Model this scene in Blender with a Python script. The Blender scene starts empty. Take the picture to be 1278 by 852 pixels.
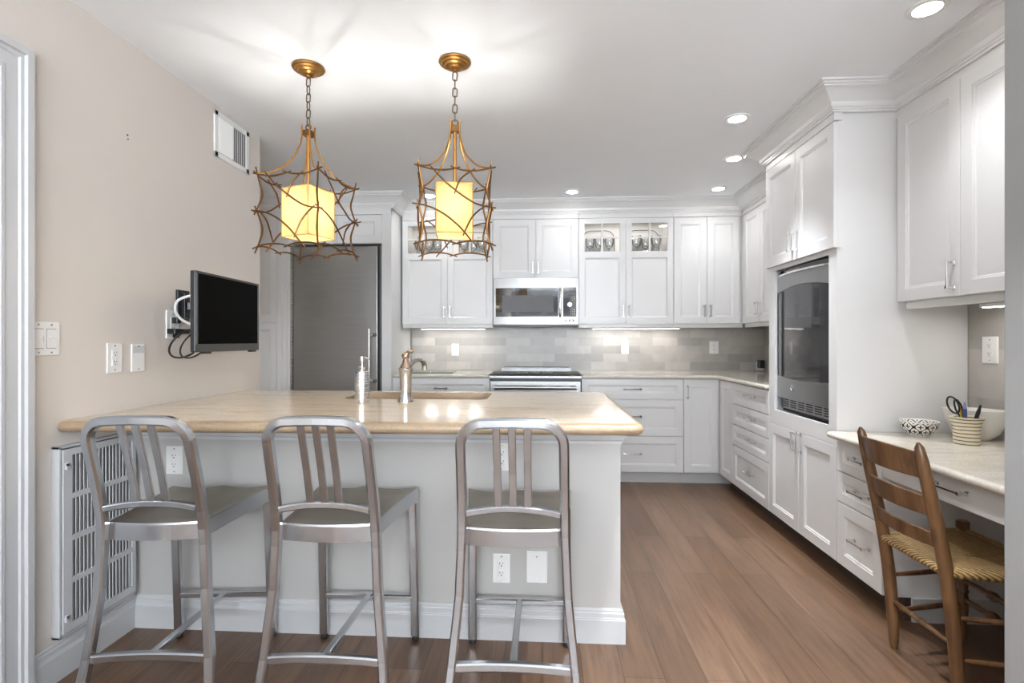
import bpy, math, random
from mathutils import Vector, Matrix
random.seed(7)
S = bpy.context.scene
COL = S.collection
R = math.radians
PI = math.pi

# ------------------------------------------------------------------ camera, world, light, exposure
cam_d = bpy.data.cameras.new('camera'); cam = bpy.data.objects.new('camera', cam_d); COL.objects.link(cam)
cam.location = (0, 0, 1.2); cam.rotation_euler = (R(90), 0, math.atan(38/640))
cam_d.sensor_width = 36; cam_d.lens = 640/1278*36; cam_d.shift_y = -1/1278; cam_d.clip_start = .03
S.camera = cam
S.view_settings.view_transform = 'Standard'; S.view_settings.look = 'None'
S.view_settings.gamma = 1; S.view_settings.use_curve_mapping = False
EXPOSURE = 0.74
WINDOW_FILL_W = 215; CAN_W = 40; STRIP_W = .75; BULB_W = 56; DOWN_W = 1.1; CAN_COL = (.94, .97, 1)
S.view_settings.exposure = EXPOSURE
S.cycles.use_denoising = True
S.cycles.max_bounces = 10; S.cycles.diffuse_bounces = 6; S.cycles.glossy_bounces = 5
S.cycles.transmission_bounces = 6; S.cycles.transparent_max_bounces = 12
S.cycles.sample_clamp_indirect = 6; S.cycles.caustics_reflective = False; S.cycles.caustics_refractive = False
W = bpy.data.worlds.new('world'); S.world = W; W.use_nodes = True
W.node_tree.nodes['Background'].inputs[0].default_value = (.75, .85, 1, 1)
W.node_tree.nodes['Background'].inputs[1].default_value = 1.2

def lamp(name, kind, loc, energy, color=(1, 1, 1), rot=(0, 0, 0), parent=None, **kw):
    d = bpy.data.lights.new(name, kind); d.energy = energy; d.color = color
    for k, v in kw.items(): setattr(d, k, v)
    o = bpy.data.objects.new(name, d); COL.objects.link(o); o.location = loc; o.rotation_euler = rot
    if parent: o.parent = parent
    return o
# assumed window daylight behind the camera: added fill lamps tilted up at the ceiling
for x in (-.55, 1.35):
    lamp('window_daylight', 'AREA', (x, -3.30, 1.45), WINDOW_FILL_W, (.885, .945, 1), (R(158), 0, 0), shape='RECTANGLE', size=1.5, size_y=1.7)

# ------------------------------------------------------------------ materials
def mat(name, color=(.8, .8, .8), rough=.5, metal=0, spec=.5, emis=None, estr=0, coat=0, **kw):
    m = bpy.data.materials.new(name); m.use_nodes = True
    b = m.node_tree.nodes['Principled BSDF']
    b.inputs['Base Color'].default_value = (*color, 1); b.inputs['Roughness'].default_value = rough
    b.inputs['Metallic'].default_value = metal; b.inputs['Specular IOR Level'].default_value = spec
    if coat: b.inputs['Coat Weight'].default_value = coat; b.inputs['Coat Roughness'].default_value = .05
    if emis: b.inputs['Emission Color'].default_value = (*emis, 1); b.inputs['Emission Strength'].default_value = estr
    return m
class NT:
    def __init__(s, m): s.m = m; s.t = m.node_tree; s.b = s.t.nodes['Principled BSDF']
    def n(s, typ, **kw):
        x = s.t.nodes.new(typ)
        for k, v in kw.items():
            if k in x.inputs: x.inputs[k].default_value = v
            else: setattr(x, k, v)
        return x
    def l(s, a, ao, b, bi): s.t.links.new(a.outputs[ao], b.inputs[bi])
    def coords(s, scale=(1, 1, 1), rot=(0, 0, 0), kind='Object'):
        c = s.n('ShaderNodeTexCoord'); mp = s.n('ShaderNodeMapping')
        mp.inputs['Scale'].default_value = scale; mp.inputs['Rotation'].default_value = rot
        s.l(c, kind, mp, 'Vector'); return mp
    def ramp(s, stops):
        r = s.n('ShaderNodeValToRGB'); e = r.color_ramp.elements
        while len(e) < len(stops): e.new(.5)
        for i, (p, c) in enumerate(stops): e[i].position = p; e[i].color = (*c, 1)
        return r
    def mix(s, fac, a, b, blend='MIX'):
        x = s.n('ShaderNodeMix', data_type='RGBA', blend_type=blend)
        for src, idx in ((fac, 0), (a, 6), (b, 7)):
            if isinstance(src, tuple) and len(src) == 2 and hasattr(src[0], 'outputs'): s.t.links.new(src[0].outputs[src[1]], x.inputs[idx])
            elif isinstance(src, (int, float)): x.inputs[idx].default_value = src
            else: x.inputs[idx].default_value = (*src, 1)
        return (x, 2)
    def link(s, src, inp): s.t.links.new(src[0].outputs[src[1]], s.b.inputs[inp])
    def bump(s, src, strength=.1, dist=.01):
        bp = s.n('ShaderNodeBump'); bp.inputs['Strength'].default_value = strength; bp.inputs['Distance'].default_value = dist
        s.t.links.new(src[0].outputs[src[1]], bp.inputs['Height']); s.l(bp, 'Normal', s.b, 'Normal')

def m_paint(name, color, rough, amt=.03, spec=.5):
    m = mat(name, color, rough, spec=spec); k = NT(m); mp = k.coords((3, 3, 3))
    nz = k.n('ShaderNodeTexNoise', Scale=2.0, Detail=4.0); k.l(mp, 'Vector', nz, 'Vector')
    c2 = tuple(max(0, v*(1-amt)) for v in color)
    k.link(k.mix((nz, 'Fac'), color, c2), 'Base Color')
    fine = k.n('ShaderNodeTexNoise', Scale=160.0, Detail=2.0); k.l(mp, 'Vector', fine, 'Vector')
    k.bump((fine, 'Fac'), .04, .001)
    return m
def m_floor():
    m = mat('walnut_planks', (.14, .06, .025), .3); k = NT(m); mp = k.coords((1, 1, 1), (0, 0, R(90)))
    br = k.n('ShaderNodeTexBrick', offset=.37, offset_frequency=2)
    br.inputs['Color1'].default_value = (0, 0, 0, 1); br.inputs['Color2'].default_value = (1, 1, 1, 1); br.inputs['Mortar'].default_value = (.5, .5, .5, 1)
    br.inputs['Scale'].default_value = 1; br.inputs['Mortar Size'].default_value = .0012; br.inputs['Brick Width'].default_value = 1.35
    br.inputs['Row Height'].default_value = .145; br.inputs['Mortar Smooth'].default_value = .2
    k.l(mp, 'Vector', br, 'Vector')
    g = k.coords((45, 3.0, 1)); gn = k.n('ShaderNodeTexNoise', Scale=1.0, Detail=7.0, Roughness=.65, Distortion=.6); k.l(g, 'Vector', gn, 'Vector')
    g2 = k.coords((9, 1.2, 1)); gn2 = k.n('ShaderNodeTexNoise', Scale=1.0, Detail=4.0); k.l(g2, 'Vector', gn2, 'Vector')
    base = k.ramp([(.0, (.118, .066, .037)), (.5, (.150, .087, .051)), (1, (.188, .114, .070))]); k.l(br, 'Color', base, 'Fac')
    gr = k.ramp([(.25, (.55, .5, .46)), (.55, (1, 1, 1)), (.8, (1.2, 1.2, 1.15))]); k.l(gn, 'Fac', gr, 'Fac')
    a = k.mix(1.0, (base, 'Color'), (gr, 'Color'), 'MULTIPLY')
    gr2 = k.ramp([(.3, (.75, .72, .7)), (.7, (1.15, 1.12, 1.1))]); k.l(gn2, 'Fac', gr2, 'Fac')
    a = k.mix(.8, a, (gr2, 'Color'), 'MULTIPLY')
    a = k.mix((br, 'Fac'), a, (.025, .012, .007)); k.link(a, 'Base Color')
    rr = k.n('ShaderNodeMapRange'); rr.inputs['To Min'].default_value = .24; rr.inputs['To Max'].default_value = .40
    k.l(gn, 'Fac', rr, 'Value'); k.l(rr, 'Result', k.b, 'Roughness')
    inv = k.n('ShaderNodeMath', operation='SUBTRACT'); inv.inputs[0].default_value = 1; k.l(br, 'Fac', inv, 1)
    k.bump((inv, 0), .25, .002)
    return m
def m_stone(name, c1, c2, c3, rough=.1):
    m = mat(name, c1, rough); k = NT(m); mp = k.coords((1.2, 5.5, 5.5), (0, 0, R(7)))
    n1 = k.n('ShaderNodeTexNoise', Scale=2.6, Detail=8.0, Roughness=.62, Distortion=1.3); k.l(mp, 'Vector', n1, 'Vector')
    rp = k.ramp([(.3, c2), (.47, c1), (.56, c1), (.72, c3)]); k.l(n1, 'Fac', rp, 'Fac')
    mp2 = k.coords((60, 60, 60)); n2 = k.n('ShaderNodeTexNoise', Scale=2.0, Detail=3.0); k.l(mp2, 'Vector', n2, 'Vector')
    r2 = k.ramp([(.35, (.86, .84, .82)), (.6, (1.04, 1.04, 1.04))]); k.l(n2, 'Fac', r2, 'Fac')
    k.link(k.mix(.7, (rp, 'Color'), (r2, 'Color'), 'MULTIPLY'), 'Base Color')
    return m
def m_tile(rot):
    m = mat('marble_subway_tile', (.6, .57, .53), .3); k = NT(m); mp = k.coords((1, 1, 1), rot)
    br = k.n('ShaderNodeTexBrick', offset=.5)
    br.inputs['Color1'].default_value = (.33, .315, .295, 1); br.inputs['Color2'].default_value = (.50, .478, .448, 1); br.inputs['Mortar'].default_value = (.42, .40, .375, 1)
    br.inputs['Scale'].default_value = 1; br.inputs['Mortar Size'].default_value = .0016; br.inputs['Brick Width'].default_value = .232; br.inputs['Row Height'].default_value = .0768
    k.l(mp, 'Vector', br, 'Vector')
    nz = k.n('ShaderNodeTexNoise', Scale=7.0, Detail=6.0, Distortion=.8); k.l(mp, 'Vector', nz, 'Vector')
    rp = k.ramp([(.3, (.9, .9, .9)), (.7, (1.06, 1.06, 1.06))]); k.l(nz, 'Fac', rp, 'Fac')
    k.link(k.mix(1.0, (br, 'Color'), (rp, 'Color'), 'MULTIPLY'), 'Base Color')
    inv = k.n('ShaderNodeMath', operation='SUBTRACT'); inv.inputs[0].default_value = 1; k.l(br, 'Fac', inv, 1)
    k.bump((inv, 0), .2, .001)
    return m
def m_metal(name, color, rough, stretch=(4, 4, 220), var=.12, cv=.1):
    m = mat(name, color, rough, 1); k = NT(m); mp = k.coords(stretch)
    nz = k.n('ShaderNodeTexNoise', Scale=1.0, Detail=5.0, Roughness=.6); k.l(mp, 'Vector', nz, 'Vector')
    mr = k.n('ShaderNodeMapRange'); mr.inputs['To Min'].default_value = max(.03, rough-var*.5); mr.inputs['To Max'].default_value = rough+var*.5
    k.l(nz, 'Fac', mr, 'Value'); k.l(mr, 'Result', k.b, 'Roughness')
    rp = k.ramp([(.3, tuple(v*(1-cv) for v in color)), (.7, tuple(min(1, v*(1+cv*.5)) for v in color))]); k.l(nz, 'Fac', rp, 'Fac'); k.l(rp, 'Color', k.b, 'Base Color')
    return m
def m_wood(name, c1, c2, rough=.38, scale=(14, 14, 2.2)):
    m = mat(name, c1, rough); k = NT(m); mp = k.coords(scale)
    nz = k.n('ShaderNodeTexNoise', Scale=2.0, Detail=6.0, Roughness=.6, Distortion=.8); k.l(mp, 'Vector', nz, 'Vector')
    rp = k.ramp([(.3, c2), (.65, c1)]); k.l(nz, 'Fac', rp, 'Fac'); k.l(rp, 'Color', k.b, 'Base Color')
    k.bump((nz, 'Fac'), .1, .002); return m
def m_glass(name, tint=(1, 1, 1), refl=.12, rough=.02):
    m = bpy.data.materials.new(name); m.use_nodes = True; t = m.node_tree; t.nodes.clear()
    o = t.nodes.new('ShaderNodeOutputMaterial'); mx = t.nodes.new('ShaderNodeMixShader'); tr = t.nodes.new('ShaderNodeBsdfTransparent'); gl = t.nodes.new('ShaderNodeBsdfGlossy'); fr = t.nodes.new('ShaderNodeFresnel')
    ad = t.nodes.new('ShaderNodeMath'); ad.operation = 'ADD'; ad.inputs[1].default_value = refl-.04
    tr.inputs[0].default_value = (*tint, 1); gl.inputs['Roughness'].default_value = rough; fr.inputs[0].default_value = 1.45
    t.links.new(fr.outputs[0], ad.inputs[0]); t.links.new(ad.outputs[0], mx.inputs[0]); t.links.new(tr.outputs[0], mx.inputs[1]); t.links.new(gl.outputs[0], mx.inputs[2]); t.links.new(mx.outputs[0], o.inputs[0])
    return m
def m_shade():
    m = bpy.data.materials.new('amber_linen_shade'); m.use_nodes = True; t = m.node_tree; t.nodes.clear()
    o = t.nodes.new('ShaderNodeOutputMaterial'); mx = t.nodes.new('ShaderNodeMixShader'); tl = t.nodes.new('ShaderNodeBsdfTranslucent'); df = t.nodes.new('ShaderNodeBsdfDiffuse')
    c = t.nodes.new('ShaderNodeTexCoord'); mp = t.nodes.new('ShaderNodeMapping'); mp.inputs['Scale'].default_value = (160, 160, 160)
    nz = t.nodes.new('ShaderNodeTexNoise'); rp = t.nodes.new('ShaderNodeValToRGB')
    rp.color_ramp.elements[0].color = (.30, .20, .078, 1); rp.color_ramp.elements[1].color = (.33, .238, .105, 1)
    t.links.new(c.outputs['Object'], mp.inputs[0]); t.links.new(mp.outputs[0], nz.inputs['Vector']); t.links.new(nz.outputs[0], rp.inputs[0])
    for s_ in (tl, df): t.links.new(rp.outputs[0], s_.inputs[0])
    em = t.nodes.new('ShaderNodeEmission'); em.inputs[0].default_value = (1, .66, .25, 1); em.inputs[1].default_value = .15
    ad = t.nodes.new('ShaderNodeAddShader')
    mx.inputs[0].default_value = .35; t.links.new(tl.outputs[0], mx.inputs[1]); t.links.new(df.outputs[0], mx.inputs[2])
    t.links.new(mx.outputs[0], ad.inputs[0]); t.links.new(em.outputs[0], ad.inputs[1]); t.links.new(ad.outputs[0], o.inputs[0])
    return m

M = {}
M['floor'] = m_floor()
M['ceiling'] = m_paint('ceiling_white', (.90, .925, .955), .7)
M['wall_beige'] = m_paint('greige_wall_paint', (.66, .612, .565), .6)
M['wall_grey'] = m_paint('pale_grey_wall_paint', (.385, .376, .36), .6)
M['pen_grey'] = m_paint('peninsula_paint', (.47, .458, .44), .5)
M['wall_pier'] = m_paint('grey_pier_paint', (.28, .28, .28), .6)
M['trim'] = m_paint('white_trim_paint', (.56, .565, .575), .35)
M['cab'] = m_paint('white_cabinet_lacquer', (.70, .70, .70), .32, .015)
M['cabin'] = m_paint('cabinet_interior', (.80, .785, .76), .5)
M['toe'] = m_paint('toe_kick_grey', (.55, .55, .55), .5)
M['toe_dark'] = mat('dark_toe_kick', (.05, .035, .025), .5)  # shadow of the right-run toe space painted in as near-black
M['stone_warm'] = m_stone('warm_quartzite', (.70, .60, .485), (.53, .43, .32), (.78, .70, .61), .09)  # warm light of the pendants partly mixed into the beige
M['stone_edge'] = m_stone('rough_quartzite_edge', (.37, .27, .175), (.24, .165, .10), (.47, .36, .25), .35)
M['stone'] = m_stone('pale_quartzite', (.63, .59, .52), (.47, .43, .36), (.72, .69, .63), .10)
M['tile'] = m_tile((R(90), 0, 0)); M['tile_side'] = m_tile((R(90), 0, R(90)))
M['steel'] = m_metal('brushed_stainless', (.62, .62, .62), .27, (3, 3, 260))
M['steel_h'] = m_metal('horizontally_brushed_stainless', (.36, .36, .36), .36, (260, 260, 3))
M['dark_steel'] = m_metal('dark_steel', (.16, .16, .16), .35)
M['fridge'] = m_metal('fridge_stainless', (.42, .42, .415), .30, (3, 3, 200))
M['alu'] = m_metal('brushed_aluminium', (.58, .60, .63), .25, (140, 140, 140), .03, .03)
M['alu_seat'] = m_metal('worn_aluminium_seat', (.33, .29, .235), .36, (12, 120, 12), .14)  # dark surroundings mirrored in the seat, painted as a browner aluminium
M['chrome'] = mat('polished_chrome', (.78, .78, .78), .09, 1)
M['nickel'] = m_metal('satin_nickel', (.62, .60, .57), .22, (40, 40, 40), .08)
M['copper'] = mat('warm_nickel_lever', (.50, .37, .30), .22, 1)  # coppery reflections painted into the nickel colour
M['bronze'] = m_metal('antique_gold_twig', (.20, .105, .042), .45, (30, 30, 30), .2)
M['bronze_dark'] = m_metal('aged_bronze_chain', (.17, .13, .09), .42, (30, 30, 30), .2)
M['gold'] = m_metal('gold_leaf', (.48, .25, .075), .40, (24, 24, 24), .25)
M['shade'] = m_shade()
M['shade_trim'] = mat('shade_edge_tape', (.42, .26, .09), .7)
M['glass'] = m_glass('clear_glass'); M['crystal'] = m_glass('crystal', (.97, .98, .98), .2)
M['black_glass'] = mat('black_glass', (.018, .018, .02), .05, spec=.6)
M['smoke_glass'] = mat('smoked_oven_glass', (.035, .035, .037), .06, spec=.7)
M['screen'] = mat('tv_screen', (.002, .002, .002), .5, spec=.02)
M['black'] = mat('black_plastic', (.012, .012, .013), .35)
M['bezel'] = mat('tv_bezel', (.045, .045, .045), .4)
M['dark'] = mat('dark_recess', (.02, .02, .02), .7)
M['dim'] = mat('recess_grey', (.16, .16, .165), .7)
M['plate'] = mat('white_plate_plastic', (.80, .80, .79), .3)
M['plate_shadow'] = mat('slot_dark', (.06, .055, .05), .6)
M['grille'] = m_paint('grille_metal_paint', (.60, .61, .63), .4)
M['rubber'] = mat('black_rubber', (.015, .015, .015), .5)
M['white_cable'] = mat('white_cable', (.75, .75, .75), .4)
M['wood'] = m_wood('aged_maple_frame', (.165, .082, .034), (.06, .027, .012), .32)
M['ceramic'] = mat('white_ceramic', (.78, .77, .74), .2)
M['red'] = mat('small_red_sticker', (.55, .12, .12), .5)
M['pencil'] = mat('yellow_pencil', (.55, .38, .03), .4); M['blue'] = mat('blue_marker', (.06, .09, .28), .35); M['marker_grey'] = mat('grey_marker', (.25, .27, .38), .4)
M['lead'] = mat('dark_leading', (.035, .035, .04), .4, .6)
M['green_glass'] = m_glass('green_tinted_glass', (.62, .86, .78), .15)
M['lamp_on'] = mat('lit_lens', (.9, .9, .9), .5, emis=(1, .98, .95), estr=14)
M['strip_on'] = mat('lit_strip', (.9, .9, .9), .5, emis=(1, .97, .93), estr=6)
M['print'] = mat('pale_print', (.55, .5, .4), .5)
M['logo_grey'] = mat('etched_grey_lettering', (.32, .32, .32), .4, .5)
def rush():
    m = mat('woven_rush', (.42, .29, .13), .7); k = NT(m); mp = k.coords((1, 1, 1))
    w = k.n('ShaderNodeTexWave', wave_type='BANDS', bands_direction='DIAGONAL', Scale=38.0, Distortion=1.5, Detail=2.0); k.l(mp, 'Vector', w, 'Vector')
    nz = k.n('ShaderNodeTexNoise', Scale=60.0, Detail=4.0); k.l(mp, 'Vector', nz, 'Vector')
    rp = k.ramp([(.2, (.16, .09, .03)), (.6, (.36, .23, .09)), (.9, (.50, .34, .15))]); k.l(w, 'Fac', rp, 'Fac')
    r2 = k.ramp([(.3, (.7, .66, .6)), (.7, (1.1, 1.1, 1.1))]); k.l(nz, 'Fac', r2, 'Fac')
    k.link(k.mix(.9, (rp, 'Color'), (r2, 'Color'), 'MULTIPLY'), 'Base Color'); k.bump((w, 'Fac'), .6, .004); return m
M['rush'] = rush()
def striped():
    m = mat('striped_stoneware', (.75, .68, .52), .35); k = NT(m); mp = k.coords((1, 1, 1))
    sx = k.n('ShaderNodeSeparateXYZ'); k.l(mp, 'Vector', sx, 'Vector')
    nz = k.n('ShaderNodeTexNoise', Scale=18.0, Detail=3.0); k.l(mp, 'Vector', nz, 'Vector')
    ad = k.n('ShaderNodeMath', operation='MULTIPLY_ADD'); k.l(nz, 'Fac', ad, 0); ad.inputs[1].default_value = .006; k.l(sx, 'Z', ad, 2)
    ml = k.n('ShaderNodeMath', operation='MULTIPLY'); k.l(ad, 0, ml, 0); ml.inputs[1].default_value = 2*PI/.0155
    sn = k.n('ShaderNodeMath', operation='SINE'); k.l(ml, 0, sn, 0)
    rp = k.ramp([(.5, (.74, .68, .52)), (.78, (.70, .62, .46)), (.93, (.09, .07, .05))])
    mr = k.n('ShaderNodeMapRange'); mr.inputs['From Min'].default_value = -1; k.l(sn, 0, mr, 'Value'); k.l(mr, 'Result', rp, 'Fac'); k.l(rp, 'Color', k.b, 'Base Color'); return m
M['striped'] = striped()
def ogee():
    """white bowl with a black lattice of ogee cells and a small cross motif in each, laid out round the bowl"""
    m = mat('ogee_lattice_glaze', (.8, .78, .74), .2); k = NT(m); c = k.n('ShaderNodeTexCoord'); sx = k.n('ShaderNodeSeparateXYZ'); k.l(c, 'Object', sx, 'Vector')
    def mth(op, a, b=None):
        x = k.n('ShaderNodeMath', operation=op)
        for i, v in enumerate((a, b)):
            if v is None: continue
            if isinstance(v, (int, float)): x.inputs[i].default_value = v
            else: k.t.links.new(v, x.inputs[i])
        return x.outputs[0]
    ang = mth('ARCTAN2', sx.outputs['Y'], sx.outputs['X'])
    u = mth('MULTIPLY', ang, 9/(2*PI)*2)                # two half cells per motif
    v = mth('MULTIPLY', sx.outputs['Z'], 1/.024)
    cu = mth('COSINE', mth('MULTIPLY', u, PI)); cv = mth('COSINE', mth('MULTIPLY', v, PI))
    lat = mth('ABSOLUTE', mth('ADD', cu, cv)); line = mth('LESS_THAN', lat, .34)
    pr = mth('ABSOLUTE', mth('SUBTRACT', cu, cv))
    su = mth('ABSOLUTE', mth('SINE', mth('MULTIPLY', u, PI))); sv = mth('ABSOLUTE', mth('SINE', mth('MULTIPLY', v, PI)))
    core = mth('GREATER_THAN', lat, 1.45); thin = mth('LESS_THAN', mth('MINIMUM', su, sv), .30)
    cross = mth('MULTIPLY', mth('GREATER_THAN', lat, 1.15), thin)
    f = mth('MAXIMUM', line, cross)
    band = mth('MULTIPLY', mth('GREATER_THAN', sx.outputs['Z'], .006), mth('LESS_THAN', sx.outputs['Z'], .066))
    f = mth('MULTIPLY', f, band)
    x = k.n('ShaderNodeMix', data_type='RGBA'); k.t.links.new(f, x.inputs[0]); x.inputs[6].default_value = (.80, .78, .74, 1); x.inputs[7].default_value = (.015, .015, .02, 1)
    k.t.links.new(x.outputs[2], k.b.inputs['Base Color']); return m
M['ogee'] = ogee()

# ------------------------------------------------------------------ mesh helpers
class MB:
    def __init__(s): s.v = []; s.f = []; s.sm = []; s.mi = []; s.cur = 0
    def add(s, vs, fs, smooth=False):
        o = len(s.v); s.v += [tuple(p) for p in vs]
        for f in fs: s.f.append(tuple(i+o for i in f)); s.sm.append(smooth); s.mi.append(s.cur)
        return s
    def box(s, x0, x1, y0, y1, z0, z1):
        if x0 > x1: x0, x1 = x1, x0
        if y0 > y1: y0, y1 = y1, y0
        if z0 > z1: z0, z1 = z1, z0
        v = [(x, y, z) for z in (z0, z1) for y in (y0, y1) for x in (x0, x1)]
        return s.add(v, [(0, 2, 3, 1), (4, 5, 7, 6), (0, 1, 5, 4), (2, 6, 7, 3), (0, 4, 6, 2), (1, 3, 7, 5)])
    def lathe(s, prof, n=24, c=(0, 0, 0), axis='z', sx=1, sy=1, smooth=True):
        vs = []; fs = []
        for r, z in prof:
            for i in range(n):
                a = 2*PI*i/n; p = (r*math.cos(a)*sx, r*math.sin(a)*sy, z)
                if axis == 'x': p = (p[2], p[0], p[1])
                elif axis == 'y': p = (p[0], p[2], p[1])
                vs.append((p[0]+c[0], p[1]+c[1], p[2]+c[2]))
        for j in range(len(prof)-1):
            for i in range(n):
                a, b = j*n+i, j*n+(i+1) % n; q = (a, b, b+n, a+n)
                fs.append(q if axis != 'y' else q[::-1])
        if prof[0][0] > 1e-5: fs.append(tuple(range(n))[::-1] if axis != 'y' else tuple(range(n)))
        if prof[-1][0] > 1e-5:
            k = (len(prof)-1)*n; fs.append(tuple(range(k, k+n)) if axis != 'y' else tuple(range(k, k+n))[::-1])
        return s.add(vs, fs, smooth)
    def tube(s, pts, r=.01, n=8, rect=None, up=None, cap=True, smooth=True):
        """sweep a circle (or rect = (width, height)) along pts; r may be a list; up fixes the rect's height direction"""
        P = [Vector(p) for p in pts]; N = len(P); vs = []; fs = []; prev = None
        for i, p in enumerate(P):
            t = ((P[min(i+1, N-1)]-P[max(i-1, 0)])).normalized()
            if up is not None:
                u = Vector(up); side = t.cross(u)
                if side.length < 1e-4: side = t.cross(Vector((1, 0, 0)))
                side.normalize(); u = side.cross(t).normalized()
            else:
                if prev is None:
                    u = Vector((0, 0, 1)) if abs(t.z) < .9 else Vector((0, 1, 0))
                else: u = prev
                side = t.cross(u)
                if side.length < 1e-5: side = t.orthogonal()
                side.normalize(); u = side.cross(t).normalized(); prev = u
            rr = r[i] if isinstance(r, (list, tuple)) else r
            if rect:
                w, h = rect[0]/2, rect[1]/2; b = min(w, h)*.35
                ring = [(w, -h+b), (w, h-b), (w-b, h), (-w+b, h), (-w, h-b), (-w, -h+b), (-w+b, -h), (w-b, -h)]
            else: ring = [(rr*math.cos(2*PI*k/n), rr*math.sin(2*PI*k/n)) for k in range(n)]
            for a, b in ring: vs.append(p+side*a+u*b)
        n = 8 if rect else n
        for j in range(N-1):
            for k in range(n):
                a, b = j*n+k, j*n+(k+1) % n; fs.append((a, b, b+n, a+n))
        if cap: fs.append(tuple(range(n))[::-1]); fs.append(tuple(range((N-1)*n, N*n)))
        return s.add(vs, fs, smooth and not rect)
    def prism(s, poly, z0, z1, axis='z'):
        n = len(poly)
        def P(a, b, c): return (a, b, c) if axis == 'z' else ((a, c, b) if axis == 'y' else (c, a, b))
        vs = [P(a, b, z0) for a, b in poly]+[P(a, b, z1) for a, b in poly]
        fs = [tuple(range(n))[::-1], tuple(range(n, 2*n))]+[(i, (i+1) % n, (i+1) % n+n, i+n) for i in range(n)]
        return s.add(vs, fs)
    def build(s, name, m, parent=None, loc=(0, 0, 0), rot=(0, 0, 0), bevel=0, seg=2, recalc=True, sharp=38):
        me = bpy.data.meshes.new(name); me.from_pydata(s.v, [], s.f)
        ms = m if isinstance(m, (list, tuple)) else [m]
        for x in ms: me.materials.append(M[x])
        me.polygons.foreach_set('use_smooth', s.sm); me.polygons.foreach_set('material_index', s.mi)
        if recalc:
            import bmesh
            bm = bmesh.new(); bm.from_mesh(me); bmesh.ops.recalc_face_normals(bm, faces=bm.faces); bm.to_mesh(me); bm.free()
        if any(s.sm): me.set_sharp_from_angle(angle=R(sharp))
        me.update()
        o = bpy.data.objects.new(name, me); COL.objects.link(o); o.location = loc; o.rotation_euler = rot
        if parent: o.parent = parent
        if bevel:
            b = o.modifiers.new('bevel', 'BEVEL'); b.width = bevel; b.segments = seg; b.limit_method = 'ANGLE'; b.angle_limit = R(40)
        return o
def tag(o, label, cat, group=None, kind='thing'):
    o['label'] = label; o['category'] = cat; o['kind'] = kind
    if group: o['group'] = group
    return o
def thing(name, label, cat, loc=(0, 0, 0), rz=0, group=None):
    o = bpy.data.objects.new(name, None); COL.objects.link(o); o.location = loc; o.rotation_euler = (0, 0, rz); o.empty_display_size = .05
    return tag(o, label, cat, group)
def struct(o, label=None):
    o['kind'] = 'structure'
    if label: o['label'] = label; o['category'] = 'room'
    return o
def dup(root, label=None, loc=None, rz=None):
    r = root.copy(); COL.objects.link(r)
    if label: r['label'] = label
    if loc is not None: r.location = loc
    if rz is not None: r.rotation_euler = (0, 0, rz)
    def rec(a, b):
        for ch in a.children:
            c = ch.copy(); COL.objects.link(c); c.parent = b; rec(ch, c)
    rec(root, r); return r
def spline(pts, n=6):
    P = [Vector(p) for p in pts]; out = []
    for i in range(len(P)-1):
        p0, p1, p2, p3 = P[max(i-1, 0)], P[i], P[i+1], P[min(i+2, len(P)-1)]
        for k in range(n):
            t = k/n; out.append(.5*((2*p1)+(p2-p0)*t+(2*p0-5*p1+4*p2-p3)*t*t+(3*p1-p0-3*p2+p3)*t**3))
    out.append(P[-1]); return out
def text(body, size, m, parent, loc, rot, name='lettering', extrude=.0004):
    c = bpy.data.curves.new(name, 'FONT'); c.body = body; c.size = size; c.extrude = extrude; c.align_x = 'CENTER'; c.align_y = 'CENTER'
    c.materials.append(M[m]); t = bpy.data.objects.new(name, c); COL.objects.link(t)
    dg = bpy.context.evaluated_depsgraph_get(); me = bpy.data.meshes.new_from_object(t.evaluated_get(dg)); bpy.data.objects.remove(t)
    o = bpy.data.objects.new(name, me); COL.objects.link(o); o.location = loc; o.rotation_euler = rot; o.parent = parent
    return o

# ------------------------------------------------------------------ setting
XL, XR, YB, ZC = -1.72, 2.086, 4.95, 2.44
struct(MB().box(-3.2, 3.2, -3.6, 5.1, -.1, 0).build('floor', 'floor'))
struct(MB().box(-3.2, 3.2, -3.6, 5.1, ZC, ZC+.1).build('ceiling', 'ceiling'))
# left wall with the cased doorway in it
wl = MB(); DY0, DY1, DZ = .60, 1.485, 2.05
wl.box(XL-.13, XL, DY1, 3.03, 0, ZC); wl.box(XL-.13, XL, -3.6, DY0, 0, ZC); wl.box(XL-.13, XL, DY0, DY1, DZ, ZC)
struct(wl.build('wall_left', 'wall_beige'))
struct(MB().box(-2.76, -2.63, 3.03, 5.1, 0, ZC).build('wall_left_recess', 'wall_beige')); struct(MB().box(-2.75, XL-.13, 2.9, 3.03, 0, ZC).build('wall_left_return', 'wall_beige'))
struct(MB().box(-3.2, 3.2, YB, YB+.12, 0, ZC).build('wall_back', 'wall_grey'))
struct(MB().box(XR, XR+.12, 1.45, YB, 0, ZC).build('wall_right', 'wall_grey'))
struct(MB().box(1.234, 2.3, 1.08, 1.45, 0, ZC).build('wall_right_pier', 'wall_pier', bevel=.004))
struct(MB().box(2.2, 2.3, -3.6, 1.08, 0, ZC).build('wall_right_front', 'wall_grey'))
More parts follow.
